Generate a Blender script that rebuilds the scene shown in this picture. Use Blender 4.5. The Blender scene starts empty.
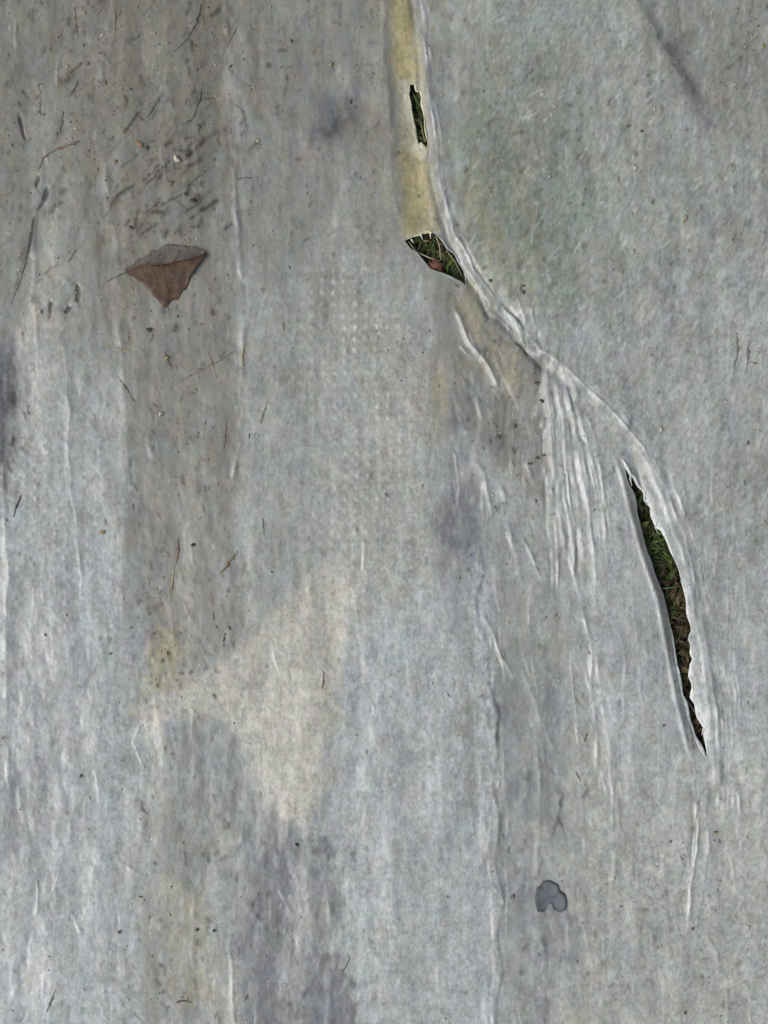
import bpy, math, random
import numpy as np
from mathutils import Vector

random.seed(7)
RNG = np.random.default_rng(11)

# ------------------------------------------------------------------ camera, sky, sun, exposure
scene = bpy.context.scene
COL = scene.collection
CAM_H = 1.17                       # photographer's phone held about 1.2 m above the ground, looking straight down
FILM_Z = 0.034                     # the sheet lies on grass, so a few centimetres above the soil
cam_data = bpy.data.cameras.new('camera')
cam_data.sensor_fit = 'VERTICAL'
cam_data.sensor_height = 24.0
cam_data.lens = 12.0 / (0.512 / (CAM_H - FILM_Z))
cam_data.clip_start = 0.05
cam_data.clip_end = 300.0
cam = bpy.data.objects.new('camera', cam_data)
cam.location = (0, 0, CAM_H)
COL.objects.link(cam)
scene.camera = cam

SUN_EL, SUN_AZ = math.radians(47), math.radians(200)     # azimuth: where the light comes from, in the x-y plane
world = bpy.data.worlds.new('World')
scene.world = world
world.use_nodes = True
wn, wl = world.node_tree.nodes, world.node_tree.links
wn.clear()
sky = wn.new('ShaderNodeTexSky'); sky.sky_type = 'NISHITA'; sky.sun_disc = False
sky.sun_elevation = SUN_EL; sky.sun_rotation = math.pi / 2 - SUN_AZ
sky.dust_density = 4.0; sky.air_density = 1.0
hs = wn.new('ShaderNodeHueSaturation'); hs.inputs['Saturation'].default_value = 0.42
bg = wn.new('ShaderNodeBackground'); bg.inputs['Strength'].default_value = 0.10
wo = wn.new('ShaderNodeOutputWorld')
wl.new(sky.outputs[0], hs.inputs['Color']); wl.new(hs.outputs[0], bg.inputs['Color']); wl.new(bg.outputs[0], wo.inputs['Surface'])

sun_d = bpy.data.lights.new('sun', 'SUN')
sun_d.energy = 1.1
sun_d.angle = math.radians(22)
sun_d.color = (1.0, 0.955, 0.89)
sun = bpy.data.objects.new('sun', sun_d)
COL.objects.link(sun)
sdir = Vector((math.cos(SUN_EL) * math.cos(SUN_AZ), math.cos(SUN_EL) * math.sin(SUN_AZ), math.sin(SUN_EL)))
sun.rotation_euler = sdir.to_track_quat('Z', 'Y').to_euler()
sun.location = sdir * 5

scene.view_settings.view_transform = 'Standard'
scene.view_settings.look = 'None'
scene.view_settings.gamma = 1.0
scene.view_settings.use_curve_mapping = False
scene.view_settings.exposure = 0.36
scene.render.engine = 'CYCLES'
scene.cycles.max_bounces = 6
scene.render.filter_size = 1.75

# ------------------------------------------------------------------ helpers
def m_of(px, py):                                   # millimetre plan coordinates -> metres (origin mid-plan, y up)
    return (np.asarray(px, float) - 384) / 1000.0, (512 - np.asarray(py, float)) / 1000.0

_lat = {}
def noise(X, Y, sx, sy=None, seed=0, octv=3, gain=0.5):
    """smooth value noise in -1..1, sx / sy = size of a cell in mm"""
    sy = sy or sx
    out = np.zeros(np.broadcast(X, Y).shape); amp = 1.0; tot = 0.0
    for o in range(octv):
        key = (seed, o)
        if key not in _lat:
            _lat[key] = np.random.default_rng(seed * 31 + o + 5).uniform(-1, 1, (512, 512))
        L = _lat[key]
        u = X / sx * 2 ** o + 71.3 * (o + 1); v = Y / sy * 2 ** o + 37.7 * (o + 1)
        iu = np.floor(u).astype(int); iv = np.floor(v).astype(int)
        fu = u - iu; fv = v - iv
        fu = fu * fu * (3 - 2 * fu); fv = fv * fv * (3 - 2 * fv)
        a = L[iv & 511, iu & 511]; b = L[iv & 511, (iu + 1) & 511]
        c = L[(iv + 1) & 511, iu & 511]; d = L[(iv + 1) & 511, (iu + 1) & 511]
        out = out + amp * ((a * (1 - fu) + b * fu) * (1 - fv) + (c * (1 - fu) + d * fu) * fv)
        tot += amp; amp *= gain
    return out / tot * 1.6

def sstep(a, b, x):
    t = np.clip((x - a) / (b - a), 0, 1)
    return t * t * (3 - 2 * t)

def axis(lo, hi, step, far_lo, far_hi, grow):
    mid = list(np.arange(lo, hi + step * .5, step))
    s = step; a = []; x = mid[0]
    while x > far_lo:
        s *= grow; x -= s; a.append(x)
    s = step; b = []; x = mid[-1]
    while x < far_hi:
        s *= grow; x += s; b.append(x)
    return np.array(a[::-1] + mid + b)

def new_mesh(name, verts, faces, mat=None, smooth=True):
    me = bpy.data.meshes.new(name)
    verts = np.asarray(verts, dtype=np.float32)
    if isinstance(faces, np.ndarray):
        n = faces.shape[1]
        me.vertices.add(len(verts)); me.vertices.foreach_set('co', verts.ravel())
        me.loops.add(faces.size); me.loops.foreach_set('vertex_index', faces.ravel().astype(np.int32))
        me.polygons.add(len(faces)); me.polygons.foreach_set('loop_start', np.arange(0, faces.size, n, dtype=np.int32))
        me.update(calc_edges=True)
    else:
        me.from_pydata([tuple(map(float, v)) for v in verts], [], faces)
    me.polygons.foreach_set('use_smooth', np.full(len(me.polygons), smooth))
    if mat: me.materials.append(mat)
    me.update()
    return me

def link(name, me, parent=None, label=None, cat=None, group=None, kind=None, loc=(0, 0, 0)):
    o = bpy.data.objects.new(name, me)
    COL.objects.link(o); o.location = loc
    if parent: o.parent = parent
    if label: o['label'] = label
    if cat: o['category'] = cat
    if group: o['group'] = group
    if kind: o['kind'] = kind
    return o

def fattr(me, name, arr):
    a = me.attributes.new(name, 'FLOAT', 'POINT'); a.data.foreach_set('value', np.asarray(arr, dtype=np.float32).ravel())

def cattr(me, name, arr):
    a = me.attributes.new(name, 'FLOAT_COLOR', 'POINT')
    arr = np.asarray(arr, dtype=np.float32)
    a.data.foreach_set('color', np.concatenate([arr, np.ones((len(arr), 1), np.float32)], 1).ravel())

def srgb(r, g, b):
    f = lambda c: (c / 255) / 12.92 if c / 255 <= .04045 else ((c / 255 + .055) / 1.055) ** 2.4
    return (f(r), f(g), f(b))

class NT:
    """small wrapper for node materials"""
    def __init__(s, name):
        s.mat = bpy.data.materials.new(name); s.mat.use_nodes = True
        s.n = s.mat.node_tree.nodes; s.l = s.mat.node_tree.links
        s.b = s.n['Principled BSDF']
        s.tc = s.n.new('ShaderNodeTexCoord').outputs['Object']
    def inp(s, sock, v):
        if hasattr(v, 'links'): s.l.new(v, sock)
        else: sock.default_value = v if not (isinstance(v, tuple) and len(v) == 3 and sock.type == 'RGBA') else (*v, 1)
    def attr(s, name, col=False):
        a = s.n.new('ShaderNodeAttribute'); a.attribute_name = name
        return a.outputs['Color' if col else 'Fac']
    def map(s, scale, rot=0.0, vec=None):
        m = s.n.new('ShaderNodeMapping'); m.inputs['Scale'].default_value = scale; m.inputs['Rotation'].default_value = (0, 0, rot)
        s.l.new(vec or s.tc, m.inputs['Vector']); return m.outputs[0]
    def rotated(s, rot, scale):           # rotate first, then stretch
        return s.map(scale, 0, s.map((1, 1, 1), rot))
    def noise(s, vec, scale, detail=3, rough=.55):
        t = s.n.new('ShaderNodeTexNoise'); t.inputs['Scale'].default_value = scale
        t.inputs['Detail'].default_value = detail; t.inputs['Roughness'].default_value = rough
        s.l.new(vec, t.inputs['Vector']); return t.outputs['Fac']
    def voro(s, vec, scale, rnd=1.0):
        t = s.n.new('ShaderNodeTexVoronoi'); t.inputs['Scale'].default_value = scale; t.inputs['Randomness'].default_value = rnd
        s.l.new(vec, t.inputs['Vector']); return t.outputs['Distance'], t.outputs['Color']
    def rng(s, v, a, b, c=0.0, d=1.0):
        t = s.n.new('ShaderNodeMapRange'); s.l.new(v, t.inputs['Value']); t.clamp = True
        for k, x in zip(('From Min', 'From Max', 'To Min', 'To Max'), (a, b, c, d)): t.inputs[k].default_value = x
        return t.outputs[0]
    def math(s, op, a, b=0.0):
        t = s.n.new('ShaderNodeMath'); t.operation = op; s.inp(t.inputs[0], a); s.inp(t.inputs[1], b); return t.outputs[0]
    def mix(s, f, a, b, mode='MIX'):
        t = s.n.new('ShaderNodeMix'); t.data_type = 'RGBA'; t.blend_type = mode
        s.inp(t.inputs[0], f); s.inp(t.inputs[6], a); s.inp(t.inputs[7], b); return t.outputs[2]
    def bump(s, h, strength, dist, normal=None):
        t = s.n.new('ShaderNodeBump'); t.inputs['Strength'].default_value = strength; t.inputs['Distance'].default_value = dist
        s.l.new(h, t.inputs['Height'])
        if normal: s.l.new(normal, t.inputs['Normal'])
        return t.outputs[0]
    def out(s, color, rough=.6, normal=None, spec=.4):
        s.inp(s.b.inputs['Base Color'], color); s.inp(s.b.inputs['Roughness'], rough)
        s.b.inputs['Specular IOR Level'].default_value = spec
        if normal: s.l.new(normal, s.b.inputs['Normal'])
        return s.mat

def simple_mat(name, c1, c2, scale=300, rough=.7, bump=.4, spec=.3, dust=0.0):
    t = NT(name)
    n = t.noise(t.tc, scale, 4)
    c = t.mix(t.rng(n, .3, .7), c1, c2)
    if dust: c = t.mix(t.rng(t.noise(t.tc, 140, 4, .65), .42, .58, 0, dust), c, srgb(132, 131, 124))
    return t.out(c, rough, t.bump(n, bump, .001), spec)

# ------------------------------------------------------------------ the tears (plan outlines in mm)
TEAR_A = [(409.8,81),(415.3,79),(416.9,87.5),(420.8,86.7),(423,93.8),(422.3,100),(424.7,109),(425.5,125),(428,140.6),(427,154),
          (424.7,145),(420.8,140.6),(417.7,143),(415.3,130),(412,112),(410,97),(408.3,90)]
TEAR_B = [(404.8,239.7),(413.4,235),(419.7,233),(423.6,229.5),(429,229.6),(432,232),(436.9,232.7),(443.9,240.5),(447.8,246.7),(455.6,252),
          (460,261.6),(465,269.4),(466.9,277),(465.8,283.4),(457,280),(443,273),(430.6,267.8),(423.6,260),(416.6,252),(410,247.5)]
TEAR_C_R = [(621.9,459),(626.5,467),(630,473.7),(635,477),(639,486),(643.7,490),(646,498),(652.9,507),(653.5,516),(657.4,525.7),(662.9,529),(670,549.4),
            (678.4,571),(684.8,598.6),(688,617.6),(690.6,630),(688.3,637),(691.5,658),(690.2,676),(694,686),(692.4,697),
            (696.8,702),(700,714),(704.7,729),(703.5,734),(706.5,749),(705.9,759)]
TEAR_C_L = [(696.8,742),(692,730),(688,721),(685,706),(681,695),(678,678),(674.8,661.5),(673,645),(671,630),(669,618.6),(663.8,595),(654.7,575),
            (647.4,553),(642,531),(636.5,509),(632.8,493),(626.4,479)]
TEAR_C = TEAR_C_R + TEAR_C_L
def slit(pts, ws):
    P = np.array(pts, float); d = np.gradient(P, axis=0); d /= np.linalg.norm(d, axis=1)[:, None]
    n = np.stack([-d[:, 1], d[:, 0]], 1); w = np.array(ws)[:, None] / 2
    m = len(P) * 4; q = np.linspace(0, len(P) - 1, m); z = np.arange(len(P)); rs = np.random.default_rng(int(P[0, 1]))
    P = np.stack([np.interp(q, z, P[:, 0]), np.interp(q, z, P[:, 1])], 1); n = np.stack([np.interp(q, z, n[:, 0]), np.interp(q, z, n[:, 1])], 1)
    w = np.interp(q, z, w[:, 0])[:, None] * rs.uniform(.45, 1.25, (m, 1)); P = P + n * rs.normal(0, .7, (m, 1))
    return [tuple(p) for p in np.concatenate([P + n * w, (P - n * w)[::-1]])]
CRACKS = [([(15.5,109),(18,120),(21,131),(26.5,141)], 1.5), ([(38.5,172),(38,180),(36.5,190)], 1.4), ([(50,184),(48.5,195),(43,206),(38,214)], 1.9), ([(38,214),(32.5,232),(28.5,246),(26.5,259)], 1.1),
          ([(52.5,300),(50,311),(46.5,321)], 1.9), ([(80.5,282),(81,293),(79,304)], 1.8), ([(73,305),(69.5,309),(66,313)], 1.9), ([(533,357),(524,348),(514,341)], 1.2), ([(697,795),(695,815),(692,832)], 1.0)]
HOLES = [TEAR_A, TEAR_B, TEAR_C]

def seg_dist(X, Y, pts, closed=False):
    """distance, signed side (>0 on the image-left of a line running down), arc length share"""
    P = np.array(pts, float)
    if closed: P = np.vstack([P, P[:1]])
    seg = np.diff(P, axis=0); L = np.hypot(seg[:, 0], seg[:, 1]); cum = np.concatenate([[0], np.cumsum(L)])
    best = np.full(X.shape, 1e18); side = np.zeros(X.shape); arc = np.zeros(X.shape)
    nx = np.zeros(X.shape); ny = np.zeros(X.shape)
    for i in range(len(seg)):
        ax, ay = P[i]; dx, dy = seg[i]
        t = np.clip(((X - ax) * dx + (Y - ay) * dy) / (L[i] ** 2 + 1e-12), 0, 1)
        qx = ax + t * dx; qy = ay + t * dy
        d2 = (X - qx) ** 2 + (Y - qy) ** 2
        m = d2 < best
        best = np.where(m, d2, best)
        side = np.where(m, np.sign(dx * (Y - ay) - dy * (X - ax)), side)
        arc = np.where(m, (cum[i] + t * L[i]) / cum[-1], arc)
        nx = np.where(m, qx, nx); ny = np.where(m, qy, ny)
    return np.sqrt(best), side, arc, nx, ny

def inside(X, Y, pts):
    P = np.array(pts, float); r = np.zeros(X.shape, bool)
    for (x1, y1), (x2, y2) in zip(P, np.roll(P, -1, 0)):
        c = ((y1 > Y) != (y2 > Y))
        xs = (x2 - x1) * (Y - y1) / ((y2 - y1) if y2 != y1 else 1e-9) + x1
        r ^= c & (X < xs)
    return r

# ------------------------------------------------------------------ relief, soiling and painted shade of the sheet, on a plan grid
gx = axis(-14, 782, 1.0, -1700, 2400, 1.14)
gy = axis(-14, 1038, 1.0, -1600, 2600, 1.14)
GX, GY = np.meshgrid(gx, gy)
SH = GX.shape
WX = GX + noise(GX, GY, 26, 40, 1, 3) * 2.6                    # gently warped plan, so that nothing runs ruler-straight
WY = GY + noise(GX, GY, 26, 40, 2, 3) * 2.6
Hm = np.zeros(SH)                                              # height in mm
WHITE = np.zeros(SH)                                           # stress-whitened, scraped plastic, plus a painted glow

def block(pts, m):
    P = np.array(pts, float)
    i0, i1 = np.searchsorted(gx, [P[:, 0].min() - m, P[:, 0].max() + m])
    j0, j1 = np.searchsorted(gy, [P[:, 1].min() - m, P[:, 1].max() + m])
    return np.s_[j0:j1, i0:i1]

def ridge(pts, h, wl, wr=None, white=0.0, taper=.14, power=1.25, rag=.45):
    wr = wr or wl
    if h > 0 and max(wl, wr) < 12: wl, wr, h, white = max(1.1, wl * .62), max(1.1, wr * .62), h * .85, min(1, white * 1.3)
    b = block(pts, 4 * max(wl, wr) + 8)
    d, s, t, _, _ = seg_dist(WX[b], WY[b], pts)
    w = np.where(s > 0, wl, wr)
    tp = sstep(0, taper, t) * sstep(1, 1 - taper, t)
    tp = tp * (1 - rag + rag * noise(GX[b], GY[b], 14, 22, 17, 2))
    pr = np.exp(-(d / w) ** power) * tp
    Hm[b] += h * pr
    if white: WHITE[b] = np.maximum(WHITE[b], white * np.exp(-(d / np.maximum(w * .6, 1.15)) ** 2) * tp)

def shelf(pts, h, w, wd):
    """image-left side stands h higher along the line, easing back to nothing over wd"""
    b = block(pts, wd * 3)
    d, s, t, _, _ = seg_dist(WX[b], WY[b], pts)
    tp = sstep(0, .1, t) * sstep(1, .9, t)
    Hm[b] += h * sstep(-w, w, d * s) * np.exp(-np.maximum(d * s, 0) / wd) * tp

rc0 = np.random.default_rng(404)
# broad lie of the sheet over the grass
Hm += 5.0 * noise(GX, GY, 260, 330, 3, 3)
Hm += 1.7 * noise(GX, GY, 46, 330, 4, 3)
Hm += .8 * noise(GX, GY, 38, 60, 5, 3)
Hm += .20 * noise(GX, GY, 8, 15, 6, 3)
Hm += .10 * noise(GX, GY, 4.2, 7, 8, 2)
# diagonal drag of the cloth on the right
RU = (GX + GY) * .7071; RV = (GX - GY) * .7071
right = sstep(440, 520, GX) * sstep(620, 330, GY - (GX - 560) * .6)
Hm += right * .25 * noise(RV, RU, 34, 6, 7, 3)

R1 = [(411,-120),(415,-30),(419,0),(428,60),(436,130),(444,190),(456,235),(474,268),(505,310),(545,352),(590,392),(635,440),(668,490),
      (690,560),(704,640),(712,700),(716,770),(718,830)]
ridge(R1, 2.4, 13, 16, 0, .03, 1.5, .5)
ridge(R1, 2.2, 2.8, 3.4, .75, .03, 1.4, .6)
for k in range(34):                                          # the crest is crumpled, scuffed in short lengths
    q = rc0.uniform(0, 10.5); i_ = int(q); f_ = q - i_; (xa, ya), (xb, yb) = R1[i_], R1[i_ + 1]; of = rc0.normal(0, 4.5); L_ = math.hypot(xb - xa, yb - ya); ux, uy = (xb - xa) / L_, (yb - ya) / L_
    cx, cy = xa + (xb - xa) * f_ - uy * of, ya + (yb - ya) * f_ + ux * of; ln = rc0.uniform(8, 34); tw = rc0.normal(0, .12)
    ux, uy = ux - uy * tw, uy + ux * tw
    ridge([(cx - ux * ln / 2, cy - uy * ln / 2), (cx, cy), (cx + ux * ln / 2, cy + uy * ln / 2)], rc0.uniform(-1.2, 1.2), rc0.uniform(1.8, 3), None, rc0.uniform(0, .8), .3, 1.3, .5)
ridge([(x + 5, y - 3) for x, y in R1[:9]], .9, 2.2, 3, .5, .05, 1.4, .9)
R1b = [(x - 7 - 5 * (y > 240), y + 4) for x, y in R1[:11]]
ridge(R1b, -4.2, 4.5, 4, 0, .05, 2, .3)
ridge([(x + 8, y - 2) for x, y in R1[9:16]], .9, 2.6, 5, .5, .1, 1.4, .9)
ridge([(408,-140),(404,0),(408,90),(416,180),(424,235)], -5.5, 19, 15, 0, .06, 2.4, .05)          # clean trough beside the fold
ridge([(378,-90),(384,0),(386,80),(392,160),(398,230)], 2.2, 9, 9, .12, .1)
ridge([(628,440),(648,466),(664,498),(680,545),(693,598),(701,650),(706,700),(710,752),(712,800)], 2.4, 6, 7, .62, .08, 1.5, .12)   # pale stretched band beside the long tear
ridge([(640,440),(664,480),(684,535),(700,600),(709,660),(714,720),(717,790)], 1.3, 3, 4, .5, .08, 1.4, .2)
for k in range(22):                                          # long, thin, nearly straight pull lines
    x0 = rc0.uniform(440, 735); y0 = rc0.uniform(380, 720); ln = rc0.uniform(130, 330); sl = rc0.normal(.05, .04)
    ridge([(x0, y0), (x0 + sl * ln * .5 + rc0.normal(0, 1.5), y0 + ln * .5), (x0 + sl * ln, y0 + ln)], rc0.uniform(.4, 1.0), rc0.uniform(1.7, 2.4), None, rc0.uniform(.25, .6), .2, 1.3, .5)
# where the fold crumples and fans out
ridge([(456,245),(482,275),(512,312),(542,346)], -4.2, 7, 5, 0, .1)
ridge([(452,300),(468,335),(487,368),(503,394)], 4.2, 5, 4, .6, .15)
ridge([(470,385),(481,415),(479,455),(486,490),(492,530)], 2.6, 5, 4, .42)
ridge([(545,352),(548,400),(553,450),(559,510),(566,560)], 3.0, 4, 3, .55, .12)
ridge([(551,356),(559,400),(567,450),(573,520),(574,585)], 3.0, 3.6, 3, .55, .12)
ridge([(556,358),(572,410),(584,470),(590,540),(597,620)], 2.6, 5, 4, .35, .12)
ridge([(562,365),(588,420),(601,480),(604,540),(607,640)], 2.2, 5, 4, .25, .12)
ridge([(566,545),(578,590),(590,650),(594,710),(598,775)], 2.8, 5, 3, .55, .12)
ridge([(592,640),(601,690),(607,740),(613,800),(612,850)], 1.8, 5, 4, .3, .12)
ridge([(497,480),(508,520),(517,560),(521,585)], 2.4, 5, 4, .35)
ridge([(523,535),(533,560),(541,582)], 2.0, 4, 3, .4)
ridge([(478,605),(491,635),(503,664),(512,684)], 2.8, 4, 3.5, .55)
ridge([(512,655),(528,690),(544,730),(556,760)], 1.8, 6, 5, .2)
ridge([(545,352),(541,395),(546,440),(541,480)], -3.2, 5, 4, 0, .12)
ridge([(540,690),(548,740),(552,800),(548,850)], -1.4, 10, 8, 0)
shelf([(470,520),(480,545),(484,570),(476,596),(477,620),(488,652),(486,680),(499,715),(497,750),(492,790),(499,830),(494,862),(502,900),(496,935),(501,970),(498,1005),(501,1120)], 1.5, 2.6, 18)
ridge([(476,540),(474,620),(484,700),(489,780),(486,860),(489,940),(492,1100)], 1.0, 5, 4, .4, .05, 1.3, 1.0)
shelf([(540,905),(543,940),(545,985),(549,1060)], .9, 3, 14)
shelf([(563,790),(558,820),(548,840)], 1.6, 2, 12)
# torn crease running on below the long tear
ridge([(692,762),(696,790),(695,830),(690,880),(688,930)], 3.2, 3.5, 3, .55, .12)
ridge([(703,790),(706,830),(704,880),(697,915)], 2.6, 6, 5, .4, .15)
ridge([(688,775),(692,805),(691,835),(688,870)], -2.6, 4, 3, 0, .15)
ridge([(676,975),(700,980),(722,983),(748,972),(766,962)], 2.0, 5, 5, .3)
ridge([(724,983),(728,1010),(726,1050)], 1.6, 6, 5, .2)
ridge([(706,930),(715,950),(718,975)], 1.8, 4, 4, .25)
ridge([(728,750),(736,790),(742,820)], 1.4, 4, 3, .25)
ridge([(616,790),(619,820),(612,870),(606,900)], 1.6, 4, 4, .3)
# creases in the left half
ridge([(222,-40),(228,60),(232,160),(240,260),(242,330),(240,420),(232,500)], 1.9, 5, 5, .34, .06, 2, .7)
ridge([(160,-60),(118,-20),(104,60),(103,140),(118,260),(124,360),(128,480)], 1.4, 8, 5, .1, .06)
ridge([(64,330),(68,400),(72,470),(80,560),(84,640)], 1.6, 5, 4, .2, .1)
ridge([(32,230),(34,300),(40,420)], 1.5, 6, 5, .15)
ridge([(4,440),(8,560),(4,700),(10,830)], 1.5, 5, 5, .25)
ridge([(190,860),(194,900),(192,960),(196,1040)], 1.3, 5, 4, .25)
ridge([(228,950),(231,990),(236,1050)], 1.8, 7, 4, .35)
ridge([(115,862),(132,872),(150,886)], 1.4, 3, 3, .35)
ridge([(66,905),(74,920),(80,935)], 1.2, 3, 3, .3)
ridge([(275,890),(283,902),(290,915)], 1.2, 2.5, 2.5, .35)
ridge([(322,835),(328,900),(330,970),(328,1050)], 1.6, 6, 6, .25, .1, 2, .7)
ridge([(44,205),(36,232),(28,260)], 2.0, 4, 8, .1)
for k in range(46):                                          # tight pleats fanning down from the junction
    f = rc0.uniform(0, 1); x0 = 541 + f * 34 + rc0.normal(0, 2); y0 = 352 + f * 26 + abs(rc0.normal(0, 22)); ln = rc0.uniform(60, 260)
    x1 = x0 + (f * .22 + .02) * ln + rc0.normal(0, 4)
    ridge([(x0, y0), (x0 * .5 + x1 * .5 + rc0.normal(0, 2) + 3 * f, y0 + ln * .5), (x1, y0 + ln)], rc0.uniform(.6, 1.9) * (1 if rc0.random() < .75 else -1), rc0.uniform(1.6, 2.6), None, rc0.uniform(.15, .75), .2, 1.25, .6)
for k in range(30):                                          # stretch lines beside the long tear and along the fold
    j = rc0.integers(0, 9); off = rc0.uniform(3, 26); seg = [(x + off * (.9 if y < 520 else 1), y - off * .3) for x, y in R1[9 + min(j, 5):13 + min(j, 5)]]
    sc = rc0.uniform(-1.0, .1); seg = [(x + (sc * 14), y) for x, y in seg]
    ridge(seg, rc0.uniform(.3, 1.1), rc0.uniform(1.6, 2.8), None, rc0.uniform(.15, .6), .3, 1.25, .7)
for k in range(40):                                          # crumpled margin left of the junction
    cx, cy = 455 + rc0.random() * 85, 290 + rc0.random() * 260; ln = rc0.uniform(14, 60); a = 1.2 + rc0.normal(0, .18) + .25 * (cy > 420)
    ridge([(cx - math.cos(a) * ln / 2, cy - math.sin(a) * ln / 2), (cx + rc0.normal(0, 2), cy), (cx + math.cos(a) * ln / 2, cy + math.sin(a) * ln / 2)],
          rc0.uniform(.5, 1.8) * (1 if rc0.random() < .65 else -1), rc0.uniform(1.6, 3.4), None, rc0.uniform(.1, .6), .25, 1.25, .6)
for k in range(170):                                          # scuffed, beaded edge of the old seam
    cy = 545 + k * 3.0 + RNG.normal(0, 3); cx = 478 + 14 * min(1, max(0, (cy - 600) / 150)) + RNG.normal(0, 5)
    ln = RNG.uniform(2, 8); ridge([(cx, cy - ln), (cx + RNG.normal(0, 1.5), cy), (cx + RNG.normal(0, 1.5), cy + ln)], RNG.uniform(-.5, 1.3), RNG.uniform(2.0, 4.5), None, RNG.uniform(.1, .75), .3, 2, .5)
for k in range(150):                                         # scuffs and scrapes of every size
    cx, cy = RNG.uniform(-10, 780), RNG.uniform(-10, 1034)
    ln = RNG.uniform(1.5, 7); a = 1.57 + RNG.normal(0, .5)
    ridge([(cx - math.cos(a) * ln, cy - math.sin(a) * ln), (cx, cy), (cx + math.cos(a) * ln, cy + math.sin(a) * ln)], RNG.uniform(-.6, .6), RNG.uniform(1.6, 5), None, RNG.uniform(.15, .6), .3, 2, .6)
# a great many small creases, mostly running down the sheet
rc = np.random.default_rng(77)
for k in range(620):
    cx, cy = rc.uniform(-15, 785), rc.uniform(-15, 1040)
    dens = .35 + .9 * (430 < cx < 620) * (cy > 330) + .4 * (cx < 130) + .35 * (cy > 700) + .3 * (cx > 640) * (cy > 500)
    if rc.random() > dens: continue
    ln = rc.uniform(12, 60) * (1.5 if rc.random() < .2 else 1); a = 1.57 + rc.normal(0, .14) + (-.22 if 480 < cx < 640 and cy > 330 else 0)
    if cx > 450 and cy < 330: a += .5
    c_, s_ = math.cos(a), math.sin(a); bow = rc.normal(0, .08) * ln
    ridge([(cx - c_ * ln / 2, cy - s_ * ln / 2), (cx + s_ * bow, cy), (cx + c_ * ln / 2, cy + s_ * ln / 2)],
          rc.uniform(.2, .7) * (1 if rc.random() < .72 else -1), rc.uniform(1.5, 3.2), None, rc.uniform(0, .5), .3, 2, .6)
for k in range(520):                                         # brushed diagonal fibres on the right
    cx, cy = rc.uniform(455, 785), rc.uniform(-15, 560)
    if cy > 380 + (cx - 560) * .8 or (cx - 455) < (cy - 240) * .95: continue
    ln = rc.uniform(6, 24); a = -.95 + rc.normal(0, .3); c_, s_ = math.cos(a), math.sin(a)
    ridge([(cx - c_ * ln / 2, cy - s_ * ln / 2), (cx + c_ * ln / 2, cy + s_ * ln / 2)], rc.uniform(.2, .7), 1.5, None, rc.uniform(.1, .5), .3, 2, .5)
for pts, w in CRACKS:                                        # small splits: one side lifted, the dark of the cleft painted in as colour
    ridge(pts, -1.3, w * 1.3, w, 0, .2, 2, .3)
    ridge([(x + w * 2.2, y) for x, y in pts], .35, w * 1.6, w * 3, .1, .2, 1.4, .3)
for k in range(60):
    cx, cy = rc.uniform(600, 780), rc.uniform(740, 1030); a = rc.choice([1.5, 1.7, 1.2, .2, 2.6], p=[.35, .25, .15, .1, .15]) + rc.normal(0, .15); ln = rc.uniform(10, 70)
    ridge([(cx - math.cos(a) * ln / 2, cy - math.sin(a) * ln / 2), (cx + rc.normal(0, 2), cy + rc.normal(0, 2)), (cx + math.cos(a) * ln / 2, cy + math.sin(a) * ln / 2)],
          rc.uniform(.3, 1.2) * (1 if rc.random() < .7 else -1), rc.uniform(1.8, 4), None, rc.uniform(.1, .55), .3, 1.3, .6)
# shallow hollows and rises
for (px, py, r1, r2, h) in [(12, 385, 22, 60, -8), (345, 108, 40, 20, -2.5), (165, 190, 40, 30, 2), (545, 200, 55, 80, -3), (640, 640, 60, 120, 3),
                            (520, 440, 22, 50, -4), (505, 330, 16, 24, -3), (457, 500, 20, 45, -2.5), (280, 900, 40, 60, -3), (165, 600, 40, 90, -2)]:
    Hm += h * np.exp(-((GX - px) / r1) ** 2 - ((GY - py) / r2) ** 2)
# the left margin of the long tear is turned down into it
OUT_C = [(612,448),(622,480),(630,512),(638,545),(647,572),(656,600),(661.6,631),(667.8,665),(674,698),(681,726.5),(689.8,763)]
b = block(OUT_C, 60)
d, s, t, _, _ = seg_dist(GX[b], GY[b], OUT_C)
Hm[b] -= 7.5 * sstep(0, 16, -d * s) * (np.exp(-np.maximum(-d * s - 18, 0) / 9)) * sstep(0, .12, t) * sstep(1, .9, t)
Hm[b] += 1.3 * np.exp(-(d / 2.4) ** 2) * sstep(0, .1, t) * sstep(1, .9, t)
WHITE[b] = np.maximum(WHITE[b], .6 * np.exp(-(d / 1.7) ** 2) * sstep(.3, .55, t) * sstep(1, .95, t))
b = block(TEAR_C_R, 40)
d, s, t, _, _ = seg_dist(GX[b], GY[b], TEAR_C_R)
Hm[b] += 3.0 * np.exp(-(d / 9) ** 2) * sstep(0, .06, t) * sstep(1, .9, t)
for line, k_, w_ in [(TEAR_C_R, .5, 3.0), (TEAR_C_L, .2, 2), (TEAR_B[:7], .6, 3), (TEAR_A[9:] + [TEAR_A[0]], .5, 7), (TEAR_A[:10], .4, 4)]:
    b = block(line, 25); d, s, t, _, _ = seg_dist(WX[b], WY[b], line)       # plastic stretched pale along the tears, plus a painted glow round the small one
    WHITE[b] = np.maximum(WHITE[b], k_ * np.exp(-(d / w_) ** 1.5))
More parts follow.
